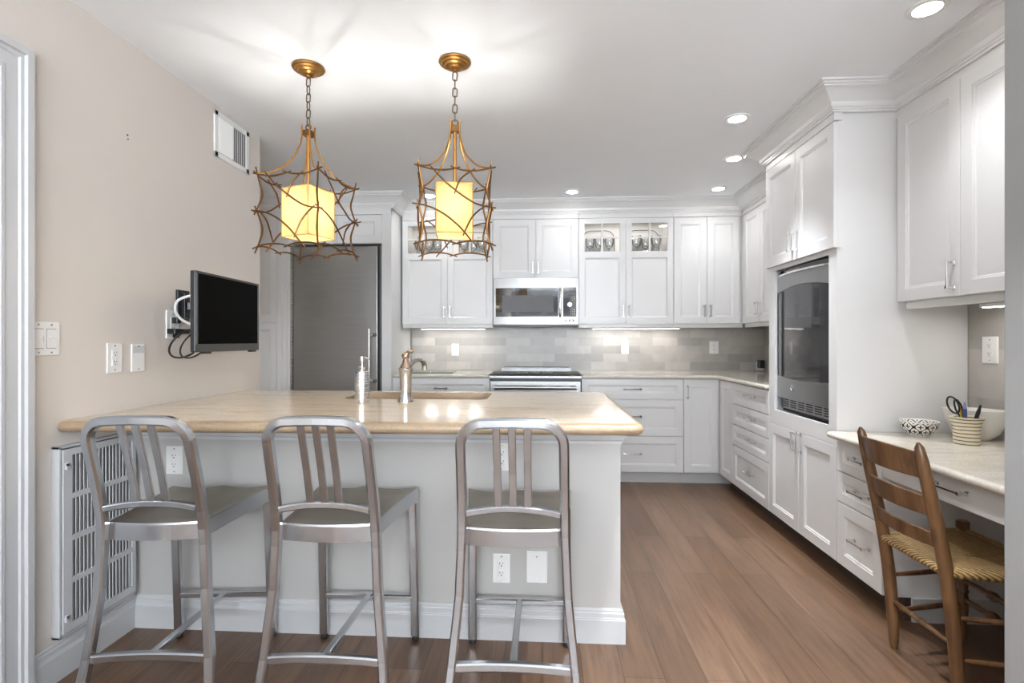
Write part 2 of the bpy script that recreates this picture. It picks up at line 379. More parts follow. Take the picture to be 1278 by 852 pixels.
# rear wall with two assumed windows, behind the camera
wr = MB(); wr.box(-3.2, 3.2, -3.6, -3.5, 0, .55).box(-3.2, 3.2, -3.6, -3.5, 2.35, ZC)
for a, b in ((-3.2, -1.35), (.25, .55), (2.15, 3.2)): wr.box(a, b, -3.6, -3.5, .55, 2.35)
struct(wr.build('wall_rear', 'wall_grey'))
for i, x in enumerate((-.55, 1.35)):
    w = MB(); x0, x1 = x-.8, x+.8
    w.box(x0, x0+.06, -3.59, -3.5, .55, 2.35).box(x1-.06, x1, -3.59, -3.5, .55, 2.35).box(x0, x1, -3.59, -3.5, .55, .61).box(x0, x1, -3.59, -3.5, 2.29, 2.35).box(x0, x1, -3.57, -3.52, 1.43, 1.47).box(x-.02, x+.02, -3.57, -3.52, .6, 2.3)
    wo = struct(w.build('window_%d' % (i+1), 'trim')); MB().box(x0+.03, x1-.03, -3.55, -3.545, .58, 2.32).build('window_pane', 'glass', wo)  # unseen window frame and pane, assumed as the source of the fill

# doorway casing and door on the left wall
def sweep(mb, path, prof, closed=False):
    """sweep profile [(out, z)] along 2-D path; out is measured to the right of the direction of travel"""
    P = [Vector((p[0], p[1])) for p in path]; n = len(prof); vs = []; fs = []
    for i, p in enumerate(P):
        d0 = (p-P[i-1]).normalized() if i > 0 else None; d1 = (P[i+1]-p).normalized() if i < len(P)-1 else None
        if d0 is None: d0 = d1
        if d1 is None: d1 = d0
        n0 = Vector((d0.y, -d0.x)); n1 = Vector((d1.y, -d1.x)); m = (n0+n1).normalized(); k = 1/max(.2, m.dot(n0))
        for o, z in prof: q = p+m*o*k; vs.append((q.x, q.y, z))
    for i in range(len(P)-1):
        for j in range(n):
            a, b = i*n+j, i*n+(j+1) % n; fs.append((a, b, b+n, a+n))
    fs.append(tuple(range(n))[::-1]); fs.append(tuple(range((len(P)-1)*n, len(P)*n)))
    mb.add(vs, fs); return mb
CS = [(0, 0), (.012, 0), (.012, .021), (.017, .023), (.017, .034), (.014, .037), (.014, .078), (.020, .082), (.020, .093), (.030, .096), (.030, .118), (0, .118)]
flat = sweep(MB(), [(DY0-.01, 0), (DY0-.01, 2.045), (1.495, 2.045), (1.495, 0)], [(-w, t) for t, w in CS])
cz = MB(); cz.add([(XL+t, y, z_) for y, z_, t in flat.v], flat.f)
door = struct(cz.build('door_1', 'trim'))
jm = MB(); jm.box(XL-.13, XL+.004, DY1-.0, DY1+.012, 0, 2.05).box(XL-.13, XL+.004, DY0-.012, DY0, 0, 2.05).box(XL-.13, XL+.004, DY0, DY1, 2.05, 2.062)
jm.build('door_jamb', 'trim', door)
ds = MB(); ds.box(XL-.09, XL-.05, DY0+.004, DY1-.004, .008, 2.046)
for z0, z1 in ((.2, .95), (1.1, 1.9)):
    ds.box(XL-.05, XL-.044, DY0+.12, DY0+.15, z0, z1).box(XL-.05, XL-.044, DY1-.15, DY1-.12, z0, z1).box(XL-.05, XL-.044, DY0+.12, DY1-.12, z0, z0+.03).box(XL-.05, XL-.044, DY0+.12, DY1-.12, z1-.03, z1)
ds.build('door_leaf', 'trim', door, bevel=.003)

BASEP = [(0, 0), (.018, 0), (.018, .092), (.0155, .095), (.0155, .099), (.0135, .102), (.0135, .118), (.009, .122), (.009, .128), (.004, .134), (0, .134)]
struct(sweep(MB(), [(XL, 1.613), (XL, 2.066)], [(o, z) for o, z in BASEP]).build('baseboard_left', 'trim'))
struct(sweep(MB(), [(1.234, 1.45), (1.234, 1.08)], [(-o, z) for o, z in BASEP][::-1]).build('baseboard_pier', 'trim'))
CR = [(-.01, 2.325), (.010, 2.325), (.010, 2.333), (.017, 2.336), (.017, 2.343), (.024, 2.347), (.028, 2.357), (.030, 2.366), (.042, 2.376), (.060, 2.392), (.076, 2.404), (.090, 2.411), (.098, 2.413), (.098, 2.419), (.108, 2.424), (.108, 2.430), (.120, 2.432), (.120, 2.44), (-.01, 2.44)]
cr = sweep(MB(), [(-2.62, 4.29), (-1.27, 4.29), (-1.27, 4.58), (1.735, 4.58), (1.735, 3.396), (1.435, 3.396), (1.435, 2.62), (1.735, 2.62), (1.735, 1.45)], CR)
struct(cr.build('trim_1', 'cab'))
# tile backsplashes
bs = struct(MB().box(-1.27, XR, YB-.01, YB, .90, 1.36).build('backsplash_back', 'tile'))
struct(MB().box(XR-.01, XR, 3.396, YB-.01, .90, 1.36).build('backsplash_right', 'tile_side'))
struct(MB().box(XR-.01, XR, 1.45, 2.633, .74, 1.40).build('backsplash_desk', 'tile_side'))

# ------------------------------------------------------------------ cabinetry: local x along the front, y into the cabinet (fronts at y = -0.02), z up
def shaker(mb, x0, x1, z0, z1, fw=.057, rec=.009, t=.02, yf=-.02):
    fw = min(fw, (x1-x0)*.27, (z1-z0)*.3)
    def ring(i, y): return [(x0+i, y, z0+i), (x1-i, y, z0+i), (x1-i, y, z1-i), (x0+i, y, z1-i)]
    rs = [ring(0, yf+t), ring(0, yf+.0015), ring(.0015, yf), ring(fw, yf), ring(fw+.002, yf+.003), ring(fw+.009, yf+.0045), ring(fw+.013, yf+rec)]
    vs = [p for r in rs for p in r]; fs = [(3, 2, 1, 0)]
    for j in range(len(rs)-1):
        for k in range(4): a, b = 4*j+k, 4*j+(k+1) % 4; fs.append((a, b, b+4, a+4))
    j = 4*(len(rs)-1); fs.append((j, j+1, j+2, j+3)); mb.add(vs, fs); return mb
def handle(parent, x, z, L=.105, vert=True, yf=-.02, m='chrome'):
    h = MB(); s = .0045
    def bx(a0, a1, y0, y1, c0, c1):
        if vert: h.box(x+c0, x+c1, y0, y1, z+a0, z+a1)
        else: h.box(x+a0, x+a1, y0, y1, z+c0, z+c1)
    bx(-L/2+.01, L/2-.01, yf-.034, yf-.026, -s, s)
    for e in (-1, 1):
        a = e*(L/2-.008)
        bx(a-.007, a+.007, yf-.036, yf-.024, -.007, .007); bx(a-.005, a+.005, yf-.026, yf-.004, -.005, .005); bx(a-.0085, a+.0085, yf-.004, yf, -.0085, .0085)
    return h.build('handle', m, parent, bevel=.0012, seg=1)
def front(root, kind, x0, x1, z0, z1, hx=None, hz=None, hv=None, hl=.105):
    g = .0015; mb = MB(); nm = 'drawer' if kind in ('drawer', 'flat') else 'door'
    if kind == 'glass':
        fw = .052; zs = z1-.295                      # glazed upper light, panelled lower light
        mb.box(x0+g, x0+fw, -.02, 0, z0+g, z1-g).box(x1-fw, x1-g, -.02, 0, z0+g, z1-g).box(x0+fw, x1-fw, -.02, 0, z1-.047, z1-g).box(x0+fw, x1-fw, -.02, 0, zs-.055, zs)
        mb.box(x0+fw, x1-fw, -.02, 0, z0+g, z0+.057)
        a0, a1, b0, b1 = x0+fw, x1-fw, z0+.057, zs-.055
        vs = [(a0, -.02, b0), (a1, -.02, b0), (a1, -.02, b1), (a0, -.02, b1)]+[(a0+.012, -.011, b0+.012), (a1-.012, -.011, b0+.012), (a1-.012, -.011, b1-.012), (a0+.012, -.011, b1-.012)]
        mb.add(vs, [(0, 1, 5, 4), (1, 2, 6, 5), (2, 3, 7, 6), (3, 0, 4, 7), (4, 5, 6, 7)]); mb.box(a0, a1, -.004, 0, b0, b1)
        d = mb.build('door', 'cab', root, recalc=False)
        mu = MB(); xm = (x0+x1)/2; zm = (zs+z1-.047)/2
        mu.box(xm-.007, xm+.007, -.02, -.004, zs, z1-.047).box(a0, a1, -.0195, -.005, zm-.006, zm+.006); mu.build('muntin', 'cab', d)
        MB().box(a0, a1, -.010, -.007, zs, z1-.047).build('glass_pane', 'glass', d)
    elif kind == 'flat':
        d = mb.box(x0+g, x1-g, -.02, 0, z0+g, z1-g).build(nm, 'cab', root, bevel=.002)
    else: d = shaker(mb, x0+g, x1-g, z0+g, z1-g).build(nm, 'cab', root)
    if hx is not None: handle(d, hx, hz, hl, hv if hv is not None else nm == 'door')
    return d
def carcass(root, w, d, z0, z1, hollow=False, toe=None, x0=0, m='cab', toem='toe'):
    c = MB(); t = .018
    if hollow:
        c.box(x0, x0+t, 0, d, z0, z1).box(w-t, w, 0, d, z0, z1).box(x0+t, w-t, 0, d, z0, z0+t).box(x0+t, w-t, 0, d, z1-t, z1).box(x0+t, w-t, d-.01, d, z0+t, z1-t).box(x0+t, w-t, .02, d-.01, z1-.365, z1-.355)
    else: c.box(x0, w, 0, d, z0, z1)
    o = c.build('carcass', 'cabin' if hollow else m, root)
    if toe: MB().box(x0, w, toe, d, 0, z0).build('toe_kick', toem, root)
    return o
def frieze(root, x0, x1, z0=2.288, z1=2.345, y=-.018):
    MB().box(x0, x1, y, .0, z0, z1).build('frieze', 'cab', root)
def rail(root, x0, x1, z, y=.004, h=.034):
    MB().box(x0, x1, y, y+.02, z-h, z).build('light_rail', 'cab', root, bevel=.003)
UZ0, UZ1, YU = 1.349, 2.284, 4.60
RZ = R(-90)

# --- back wall uppers
c = thing('wall_cabinet', 'white glass-topped wall cabinet between the refrigerator and the microwave', 'cabinet', (-1.268, YU, 0))
carcass(c, .823, .34, UZ0, 2.33, True); frieze(c, 0, .823)
front(c, 'glass', 0, .4115, UZ0, UZ1, .4115-.028, 1.46); front(c, 'glass', .4115, .823, UZ0, UZ1, .4115+.028, 1.46); rail(c, 0, .823, UZ0)
cab_a = c
c = thing('wall_cabinet', 'short white two-door wall cabinet above the microwave', 'cabinet', (-.443, YU, 0))
carcass(c, .762, .34, 1.757, 2.33); frieze(c, 0, .762)
front(c, 'door', 0, .381, 1.757, UZ1, .381-.025, 1.848); front(c, 'door', .381, .762, 1.757, UZ1, .381+.025, 1.848)
c = thing('wall_cabinet', 'white glass-topped wall cabinet right of the microwave', 'cabinet', (.321, YU, 0))
carcass(c, .829, .34, UZ0, 2.33, True); frieze(c, 0, .829)
front(c, 'glass', 0, .4145, UZ0, UZ1, .4145-.026, 1.46); front(c, 'glass', .4145, .829, UZ0, UZ1, .4145+.026, 1.46); rail(c, 0, .829, UZ0)
cab_c = c
c = thing('wall_cabinet', 'plain white two-door wall cabinet next to the corner', 'cabinet', (1.152, YU, 0))
carcass(c, .93, .34, UZ0, 2.33); frieze(c, 0, .58)
front(c, 'door', 0, .285, UZ0, UZ1, .285-.026, 1.46); front(c, 'door', .285, .567, UZ0, UZ1, .285+.026, 1.46); rail(c, 0, .60, UZ0)
# --- right wall upper (between the corner and the tall tower)
c = thing('wall_cabinet', 'narrow white wall cabinet tucked between the corner and the tall tower', 'cabinet', (1.755, 4.575, 0), RZ)
carcass(c, 1.178, .33, UZ0, 2.33); frieze(c, 0, 1.178)
MB().box(0, .03, -.018, 0, UZ0, UZ1).build('filler_strip', 'cab', c)
front(c, 'door', .03, .36, UZ0, UZ1, .335, 1.46); front(c, 'door', .36, .69, UZ0, UZ1, .386, 1.46); front(c, 'door', .69, 1.178, UZ0, UZ1, .72, 1.46); rail(c, 0, 1.178, UZ0)
# --- desk upper
c = thing('wall_cabinet', 'white two-door wall cabinet hanging above the desk counter', 'cabinet', (1.755, 2.633, 0), RZ)
carcass(c, 1.18, .33, 1.388, 2.33); frieze(c, 0, 1.18)
front(c, 'door', .012, .392, 1.388, UZ1+.01, .362, 1.478, hl=.12); front(c, 'door', .392, .80, 1.388, UZ1+.01, .772, 1.478, hl=.12); front(c, 'door', .80, 1.18, 1.388, UZ1+.01); rail(c, .03, 1.18, 1.388, .01, .036)
# --- tall tower with the built-in cooler
TW = 3.394-2.633
c = thing('tall_cabinet', 'tall white tower cabinet housing the steel beverage cooler', 'cabinet', (1.475, 3.394, 0), RZ)
k = MB(); t = .02; D = XR-1.475-.012
k.box(0, t, 0, D, .1, 2.33).box(TW-t, TW, 0, D, .1, 2.33).box(t, TW-t, .0, D, .1, .70).box(t, TW-t, 0, D, 1.66, 2.33).box(t, TW-t, D-.01, D, .70, 1.66)
k.build('carcass', 'cab', c)
ff = MB(); ff.box(0, .074, -.018, 0, .68, 1.66).box(TW-.072, TW, -.018, 0, .68, 1.66).box(.074, TW-.072, -.018, 0, .68, .768).box(.074, TW-.072, -.018, 0, 1.637, 1.66)
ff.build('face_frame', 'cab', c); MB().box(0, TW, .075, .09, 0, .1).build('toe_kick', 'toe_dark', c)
MB().box(.0, TW+.014, -.038, 0, 2.288, 2.345).build('frieze', 'cab', c)
ub = MB().box(0, TW+.012, -.02, .0, 1.660, UZ1).build('upper_box', 'cab', c)
dr = front(c, 'door', 0, .385, 1.66, UZ1, .36, 1.765, hl=.115); dr.location.y = -.02
dr = front(c, 'door', .385, TW+.012, 1.66, UZ1, .41, 1.765, hl=.115); dr.location.y = -.02
front(c, 'door', 0, .385, .105, .678, .36, .62, hl=.115); front(c, 'door', .385, TW, .105, .678, .412, .62, hl=.115)
# --- bases, back run
BY = 4.35
c = thing('base_cabinet', 'white base cabinet with top drawer, left of the range', 'cabinet', (-1.283, BY, 0))
carcass(c, .838, .58, .1, .884, toe=.06); front(c, 'drawer', 0, .838, .715, .880, .419, .795, hl=.11); front(c, 'door', 0, .419, .105, .712, .39, .64); front(c, 'door', .419, .838, .105, .712, .448, .64)
c = thing('drawer_cabinet', 'wide white three-drawer base cabinet right of the range', 'cabinet', (.328, BY, 0))
carcass(c, .84, .58, .1, .884, toe=.06)
for z0, z1, hz in ((.712, .880, .797), (.408, .708, .57), (.105, .404, .262)): front(c, 'drawer', 0, .84, z0, z1, .42, hz, hl=.15)
c = thing('base_cabinet', 'narrow white single-door base cabinet in the corner', 'cabinet', (1.17, BY, 0))
carcass(c, .90, .58, .1, .884, toe=.06); front(c, 'door', 0, .283, .105, .880, .03, .775, hl=.11)
# --- bases, right run
c = thing('base_cabinet', 'slim white filler cabinet beside the corner on the right run', 'cabinet', (1.475, 4.322, 0), RZ)
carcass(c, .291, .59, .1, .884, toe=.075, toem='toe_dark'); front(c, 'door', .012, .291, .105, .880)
c = thing('drawer_cabinet', 'white four-drawer base cabinet before the tall tower', 'cabinet', (1.475, 4.029, 0), RZ)
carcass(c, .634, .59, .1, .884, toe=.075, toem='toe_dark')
for z0, z1 in ((.722, .880), (.566, .719), (.410, .563), (.105, .407)): front(c, 'drawer', 0, .634, z0, z1, .36, (z0+z1)/2+.01 if z0 > .2 else .27, hl=.13)
# --- desk pedestal
c = thing('drawer_cabinet', 'white three-drawer desk pedestal under the desk counter', 'cabinet', (1.475, 2.631, 0), RZ)
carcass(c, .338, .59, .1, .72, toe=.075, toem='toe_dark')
for z0, z1 in ((.562, .716), (.413, .559), (.105, .410)): front(c, 'drawer', 0, .338, z0, z1, .20, (z0+z1)/2+.01, hl=.12)
MB().box(.338, .350, .10, .60, .0, .10).build('base_moulding', 'trim', c)
c = thing('built_in_desk', 'white built-in desk frame with pencil drawer and kneehole for the wooden chair', 'desk', (1.475, 2.289, 0), RZ)
MB().box(0, .805, 0, .5, .62, .72).build('drawer_box', 'cab', c); front(c, 'flat', 0, .805, .615, .718, .375, .675, hl=.15)
MB().box(.806, .822, 0, .59, 0, .72).build('end_panel', 'cab', c); MB().box(.02, .80, .575, .592, .1, .62).build('back_panel', 'cab', c); MB().box(.02, .80, .57, .59, 0, .1).build('base_moulding', 'trim', c)

# ------------------------------------------------------------------ refrigerator wall
FY = 4.31
c = thing('refrigerator_surround', 'white cabinet frame and doors above and beside the refrigerator', 'cabinet', (-2.17, FY, 0))
k = MB(); k.box(0, .022, -.02, .62, 0, 2.33).box(.805, .887, -.02, 0, 0, 2.33).box(.868, .887, 0, .62, 0, 2.33).box(.022, .868, 0, .60, 2.03, 2.33)
k.build('side_panels', 'cab', c); frieze(c, 0, .887, 2.275, 2.345, -.024)
front(c, 'door', .022, .415, 2.033, 2.273); front(c, 'door', .415, .805, 2.033, 2.273)
c = thing('pilaster', 'fluted white filler pilaster between pantry and refrigerator', 'panel', (-2.286, FY, 0))
MB().box(0, .116, -.02, .5, 0, 2.33).box(.02, .05, -.028, -.02, .1, 2.2).box(.066, .096, -.028, -.02, .1, 2.2).build('post', 'cab', c, bevel=.003)
c = thing('pantry_cabinet', 'tall white pantry cabinet half hidden behind the left wall', 'cabinet', (-2.62, FY, 0))
carcass(c, .334, .6, .1, 2.33, toe=.06); frieze(c, 0, .334)
front(c, 'door', 0, .334, .105, 1.352); front(c, 'door', 0, .334, 1.356, 2.27)
f = thing('refrigerator', 'stainless steel single-door refrigerator with long bar handle', 'refrigerator', (-2.142, 4.285, 0))
MB().box(0, .765, .035, .60, .03, 2.012).build('body', 'dim', f)
d = MB().box(.006, .740, 0, .032, .10, 2.004).build('door', 'fridge', f, bevel=.004)
MB().box(.742, .750, .005, .035, .10, 2.004).build('side_gasket', 'black', f); MB().box(-.022, .0, .0, .03, .10, 2.0).build('filler_strip', 'steel', f)
h = MB(); h.tube([(.684, -.045, .80), (.684, -.045, 1.30)], .009, 12)
for z in (.86, 1.25): h.box(.684, .735, -.052, -.036, z-.014, z+.014).box(.722, .737, -.052, .0, z-.014, z+.014)
h.build('handle', 'nickel', d, bevel=.002)
text('LIEBHERR', .022, 'logo_grey', d, (.265, -.0006, 1.845), (R(90), 0, 0))

# ------------------------------------------------------------------ counters
def slab(mb, poly, z0, z1, free='-x+x-y+y'):
    """stone slab whose free edges (named by the way they face) are rounded to a bullnose; the edges against walls stay square"""
    n = len(poly); P = [Vector(p) for p in poly]; h = z1-z0
    area = sum(P[i].x*P[(i+1) % n].y-P[(i+1) % n].x*P[i].y for i in range(n))
    if area < 0: P = P[::-1]
    N_ = []; w_ = []
    for i in range(n):
        e = (P[(i+1) % n]-P[i]).normalized(); nn_ = Vector((-e.y, e.x)); N_.append(nn_)
        o_ = -nn_; key = ('+x' if o_.x > 0 else '-x') if abs(o_.x) > .985 else ('+y' if o_.y > 0 else '-y') if abs(o_.y) > .985 else None
        w_.append(1 if key is None or key in free else 0)
    def off(d):
        out = []
        for i in range(n):
            n0, n1, a, b = N_[i-1], N_[i], w_[i-1]*d, w_[i]*d; det = n0.x*n1.y-n0.y*n1.x
            m = n0*((a+b)/2) if abs(det) < .02 else Vector(((a*n1.y-b*n0.y)/det, (n0.x*b-n1.x*a)/det))
            out.append(P[i]+m)
        return out
    steps = 8; vs = []; fs = []; sm = []
    for j in range(steps+1):
        a = PI*j/steps-PI/2; z = z0+h/2+h/2*math.sin(a); d = h*.62*(1-math.cos(a)*1.0)
        vs += [(q.x, q.y, z) for q in off(d)]
    for j in range(steps):
        for i in range(n): a, b = j*n+i, j*n+(i+1) % n; fs.append((a, b, b+n, a+n))
    mb.add(vs, fs, True); return mb, vs[-n:], vs[:n]
def round_poly(poly, radii, n=6):
    out = []; m = len(poly)
    for i, (p, r) in enumerate(zip(poly, radii)):
        p = Vector(p); a = (Vector(poly[i-1])-p).normalized(); b = (Vector(poly[(i+1) % m])-p).normalized()
        if r <= 0: out.append(tuple(p)); continue
        s0, s1 = p+a*r, p+b*r
        for k in range(n+1): t = k/n; q = s0.lerp(p, t).lerp(p.lerp(s1, t), t); out.append(tuple(q))
    return out
# peninsula top with sink cut-out
PEN = round_poly([(XL+.002, 1.722), (.352, 1.775), (.352, 2.90), (XL+.002, 2.90)], [0, .04, .04, 0])
ct = thing('peninsula_countertop', 'polished warm beige stone countertop of the peninsula', 'countertop', (0, 0, 0))
mb, topring, botring = slab(MB(), PEN, .872, .914, '+x-y+y')
sx0, sx1, sy0, sy1 = -.985, -.272, 2.475, 2.80
n = len(topring); hole = round_poly([(sx0, sy0), (sx1, sy0), (sx1, sy1), (sx0, sy1)], [.05]*4, 5)
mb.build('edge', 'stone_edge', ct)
import bmesh
def filled(name, outer, inner, z, m, parent):
    bm = bmesh.new(); es = []
    for loop in (outer, inner):
        vv = [bm.verts.new((p[0], p[1], z)) for p in loop]
        for i in range(len(vv)): es.append(bm.edges.new((vv[i], vv[(i+1) % len(vv)])))
    bmesh.ops.triangle_fill(bm, edges=es, use_beauty=True)
    bmesh.ops.recalc_face_normals(bm, faces=bm.faces)
    for f_ in bm.faces:
        if f_.normal.z < 0: f_.normal_flip()
    me = bpy.data.meshes.new(name); bm.to_mesh(me); bm.free(); me.materials.append(M[m]); o = bpy.data.objects.new(name, me); COL.objects.link(o); o.parent = parent; return o
filled('top', topring, hole, .914, 'stone_warm', ct); filled('underside', botring, hole, .872, 'stone_warm', ct)
hw = MB(); nn = len(hole); hw.add([(p[0], p[1], .914) for p in hole]+[(p[0], p[1], .872) for p in hole], [(i, (i+1) % nn, (i+1) % nn+nn, i+nn) for i in range(nn)], False)
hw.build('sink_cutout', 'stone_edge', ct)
sk = thing('undermount_sink', 'steel undermount sink sunk in the peninsula countertop', 'sink', ((sx0+sx1)/2, (sy0+sy1)/2, .64))
hb = round_poly([(-.37, -.175), (.37, -.175), (.37, .175), (-.37, .175)], [.05]*4, 5); nb = len(hb)
ob = round_poly([(-.385, -.19), (.385, -.19), (.385, .19), (-.385, .19)], [.05]*4, 5)
s_ = MB(); s_.add([(p[0]*.95, p[1]*.95, .01) for p in hb]+[(p[0], p[1], .231) for p in hb]+[(p[0], p[1], .231) for p in ob]+[(p[0], p[1], 0) for p in ob],
                  [(i, (i+1) % nb, (i+1) % nb+nb, i+nb) for i in range(nb)]+[(i+nb, (i+1) % nb+nb, (i+1) % nb+2*nb, i+2*nb) for i in range(nb)]+[(i+2*nb, (i+1) % nb+2*nb, (i+1) % nb+3*nb, i+3*nb) for i in range(nb)]+[tuple(range(nb)), tuple(range(3*nb, 4*nb))], False)
s_.build('bowl', 'steel', sk); MB().lathe([(.045, .011), (.045, .014), (.03, .014), (.0, .012)], 20).build('drain', 'chrome', sk)
# wall counters
def counter(name, label, poly, z0, z1, free, m='stone'):
    c = thing(name, label, 'countertop'); mb, t, b = slab(MB(), poly, z0, z1, free); mb.add(t, [tuple(range(len(t)))]).add(b, [tuple(range(len(b)))[::-1]])
    mb.build('slab', m, c); return c
counter('countertop', 'short stone countertop between refrigerator surround and range', [(-1.268, 4.305), (-.452, 4.305), (-.452, 4.935), (-1.268, 4.935)], .884, .914, '-y')
counter('countertop', 'L-shaped pale stone countertop running from the range round the corner', [(.330, 4.305), (1.395, 4.305), (1.43, 4.27), (1.43, 3.398), (2.072, 3.398), (2.072, 4.935), (.330, 4.935)], .884, .914, '-y-x')
DTOP = .752
counter('desk_countertop', 'pale grey stone countertop of the built-in desk', [(1.405, 1.456), (2.072, 1.456), (2.072, 2.628), (1.405, 2.628)], DTOP-.03, DTOP, '-x')

# ------------------------------------------------------------------ peninsula body
pb = thing('peninsula', 'pale grey panelled peninsula base below the beige counter', 'kitchen island', (0, 0, 0))
MB().box(XL+.001, .31, 2.065, 2.20, 0, .872).box(XL+.001, .31, 2.20, 2.84, .1, .60).box(XL+.001, -1.10, 2.20, 2.84, .60, .872).box(-.16, .31, 2.20, 2.84, .60, .872).box(XL+.001, .31, 2.20, 2.77, 0, .1).build('body', 'pen_grey', pb)
sweep(MB(), [(.31, 2.84), (.31, 2.065), (XL+.019, 2.065)], [(-o, z) for o, z in BASEP][::-1]).build('baseboard', 'trim', pb)
CV = [(0, .789), (.006, .789), (.006, .800), (.012, .806), (.016, .822), (.028, .842), (.034, .848), (.034, .871), (0, .871)]
sweep(MB(), [(.31, 2.84), (.31, 2.065), (XL+.001, 2.065)], [(-o, z) for o, z in CV][::-1]).build('cove_moulding', 'trim', pb)

# ------------------------------------------------------------------ microwave, range, beverage cooler
def roundel(parent, x, z, y, r, rot=(R(90), 0, 0)):
    e = MB().lathe([(r, 0), (r, -.003), (r*.86, -.0045), (r*.82, -.003), (0, -.003)], 24, (x, y, z), 'y').build('emblem', 'chrome', parent)
    text('GE', r*1.05, 'black', e, (x, y-.0036, z), rot)
mw = thing('microwave', 'stainless over-the-range microwave with dark glass door', 'microwave', (-.437, 4.545, 0))
MWW = .755
MB().box(0, MWW, .03, .39, 1.345, 1.755).build('body', 'steel_h', mw)
def bowed(mb, x0, x1, z0, z1, bow, y0=0, t=.025, n=16, full=None):
    a0, a1 = full or (x0, x1)
    def yy(x): u = (x-a0)/(a1-a0)*2-1; return y0-bow*(1-u*u)
    xs = [x0+(x1-x0)*i/n for i in range(n+1)]; vs = []; fs = []
    for x in xs: vs += [(x, yy(x), z0), (x, yy(x), z1), (x, yy(x)+t, z1), (x, yy(x)+t, z0)]
    for i in range(n):
        for k in range(4): a, b = 4*i+k, 4*i+(k+1) % 4; fs.append((a, b, b+4, a+4))
    fs += [(0, 1, 2, 3), (4*n+3, 4*n+2, 4*n+1, 4*n)]; mb.add(vs, fs); return mb
FU = (0, MWW)
dd = bowed(MB(), 0, .61, 1.345, 1.412, .02, .005, full=FU); bowed(dd, 0, .61, 1.667, 1.753, .02, .005, full=FU); bowed(dd, 0, .022, 1.41, 1.668, .02, .005, full=FU, n=2); bowed(dd, .575, .61, 1.41, 1.668, .02, .005, full=FU, n=3)
d = dd.build('door', 'steel_h', mw)
bowed(MB(), .02, .578, 1.408, 1.670, .02, .009, .018, full=FU).build('window', 'black_glass', d)
bowed(MB(), .08, .535, 1.452, 1.60, .02, .0075, .002, full=FU).build('mesh_screen', 'dim', d)
roundel(d, .372, 1.712, -.016, .016)
h = MB(); h.tube(spline([(.592, .0, 1.668), (.592, -.035, 1.655), (.592, -.043, 1.60), (.592, -.046, 1.54), (.592, -.043, 1.47), (.592, -.035, 1.425), (.592, .0, 1.412)]), .011, 10); h.build('handle', 'chrome', d)
cp = bowed(MB(), .613, MWW, 1.345, 1.753, .02, .005, full=FU).build('control_panel', 'steel_h', mw)
bowed(MB(), .618, .735, 1.412, 1.670, .02, .0035, .003, full=FU).build('control_glass', 'black_glass', cp)
bowed(MB(), .645, .722, 1.605, 1.642, .02, .0025, .002, full=FU).build('display', 'dim', cp)
MB().lathe([(.022, 0), (.022, -.014), (.018, -.018), (0, -.018)], 20, (.677, -.006, 1.517), 'y').build('dial', 'chrome', cp)
kp = MB()
for z in (1.585, 1.572, 1.558, 1.47, 1.457, 1.444, 1.431):
    for x in (.635, .655, .675, .695, .712): kp.box(x, x+.011, -.0036, .004, z, z+.004)
kp.build('keypad_print', 'print', cp)
for x in (.64, .672, .704): MB().lathe([(.011, 0), (.011, -.006), (0, -.008)], 14, (x, -.006, 1.379), 'y').build('button', 'chrome', cp)
MB().box(.0, MWW, .0, .37, 1.330, 1.345).box(.25, .49, -.004, .02, 1.322, 1.338).box(.06, .25, .01, .03, 1.326, 1.335).box(.49, .70, .01, .03, 1.326, 1.335).build('bottom_vent', 'black', mw)

rg = thing('range', 'slide-in stainless range with black glass cooktop below the microwave', 'stove', (-.446, 4.30, 0)); RW = .772
MB().box(.004, RW-.004, .04, .63, .04, .90).build('body', 'dim', rg)
d = MB().box(.006, RW-.006, 0, .04, .22, .862).build('oven_door', 'steel_h', rg, bevel=.004)
MB().box(.10, RW-.10, -.004, .01, .34, .70).build('oven_window', 'black_glass', d)
h = MB(); h.tube([(.045, -.05, .812), (RW-.045, -.05, .812)], .019, 14)
for x in (.07, RW-.07): h.box(x-.014, x+.014, -.05, .002, .795, .829)
h.build('handle', 'steel_h', d)
MB().box(.006, RW-.006, .005, .04, .05, .212).build('warming_drawer', 'steel_h', rg, bevel=.003)
MB().box(0, RW, .008, .04, .866, .888).build('door_gap', 'black', rg)
cp = MB().prism([(-.018, .888), (-.018, .905), (.01, .915), (.05, .915), (.05, .888)], 0, RW, 'x').build('front_trim', 'steel_h', rg)
ck = MB().box(.006, RW-.006, .01, .60, .905, .921).build('cooktop', 'black_glass', rg, bevel=.003)
cs = MB().prism([(.02, .921), (.12, .936), (.13, .921)], .02, RW-.02, 'x').build('control_strip', 'black_glass', rg)
pr = MB()
for i in range(16):
    if i in (5, 10): continue
    x = .235+i*.019; pr.add([(x, .048, .9262), (x+.011, .048, .9262), (x+.011, .085, .9317), (x, .085, .9317)], [(0, 1, 2, 3)])
pr.build('control_print', 'print', cs)
MB().prism([(-.33, .57), (.33, .57), (.33, .60), (.2, .615), (0, .622), (-.2, .615), (-.33, .60)], .921, .946).build('rear_vent', 'dark_steel', rg, (RW/2, 0, 0))
MB().prism([(-.31, .60), (.31, .60), (.2, .618), (0, .626), (-.2, .618)], .946, .952).build('vent_cap', 'black', rg, (RW/2, 0, 0))

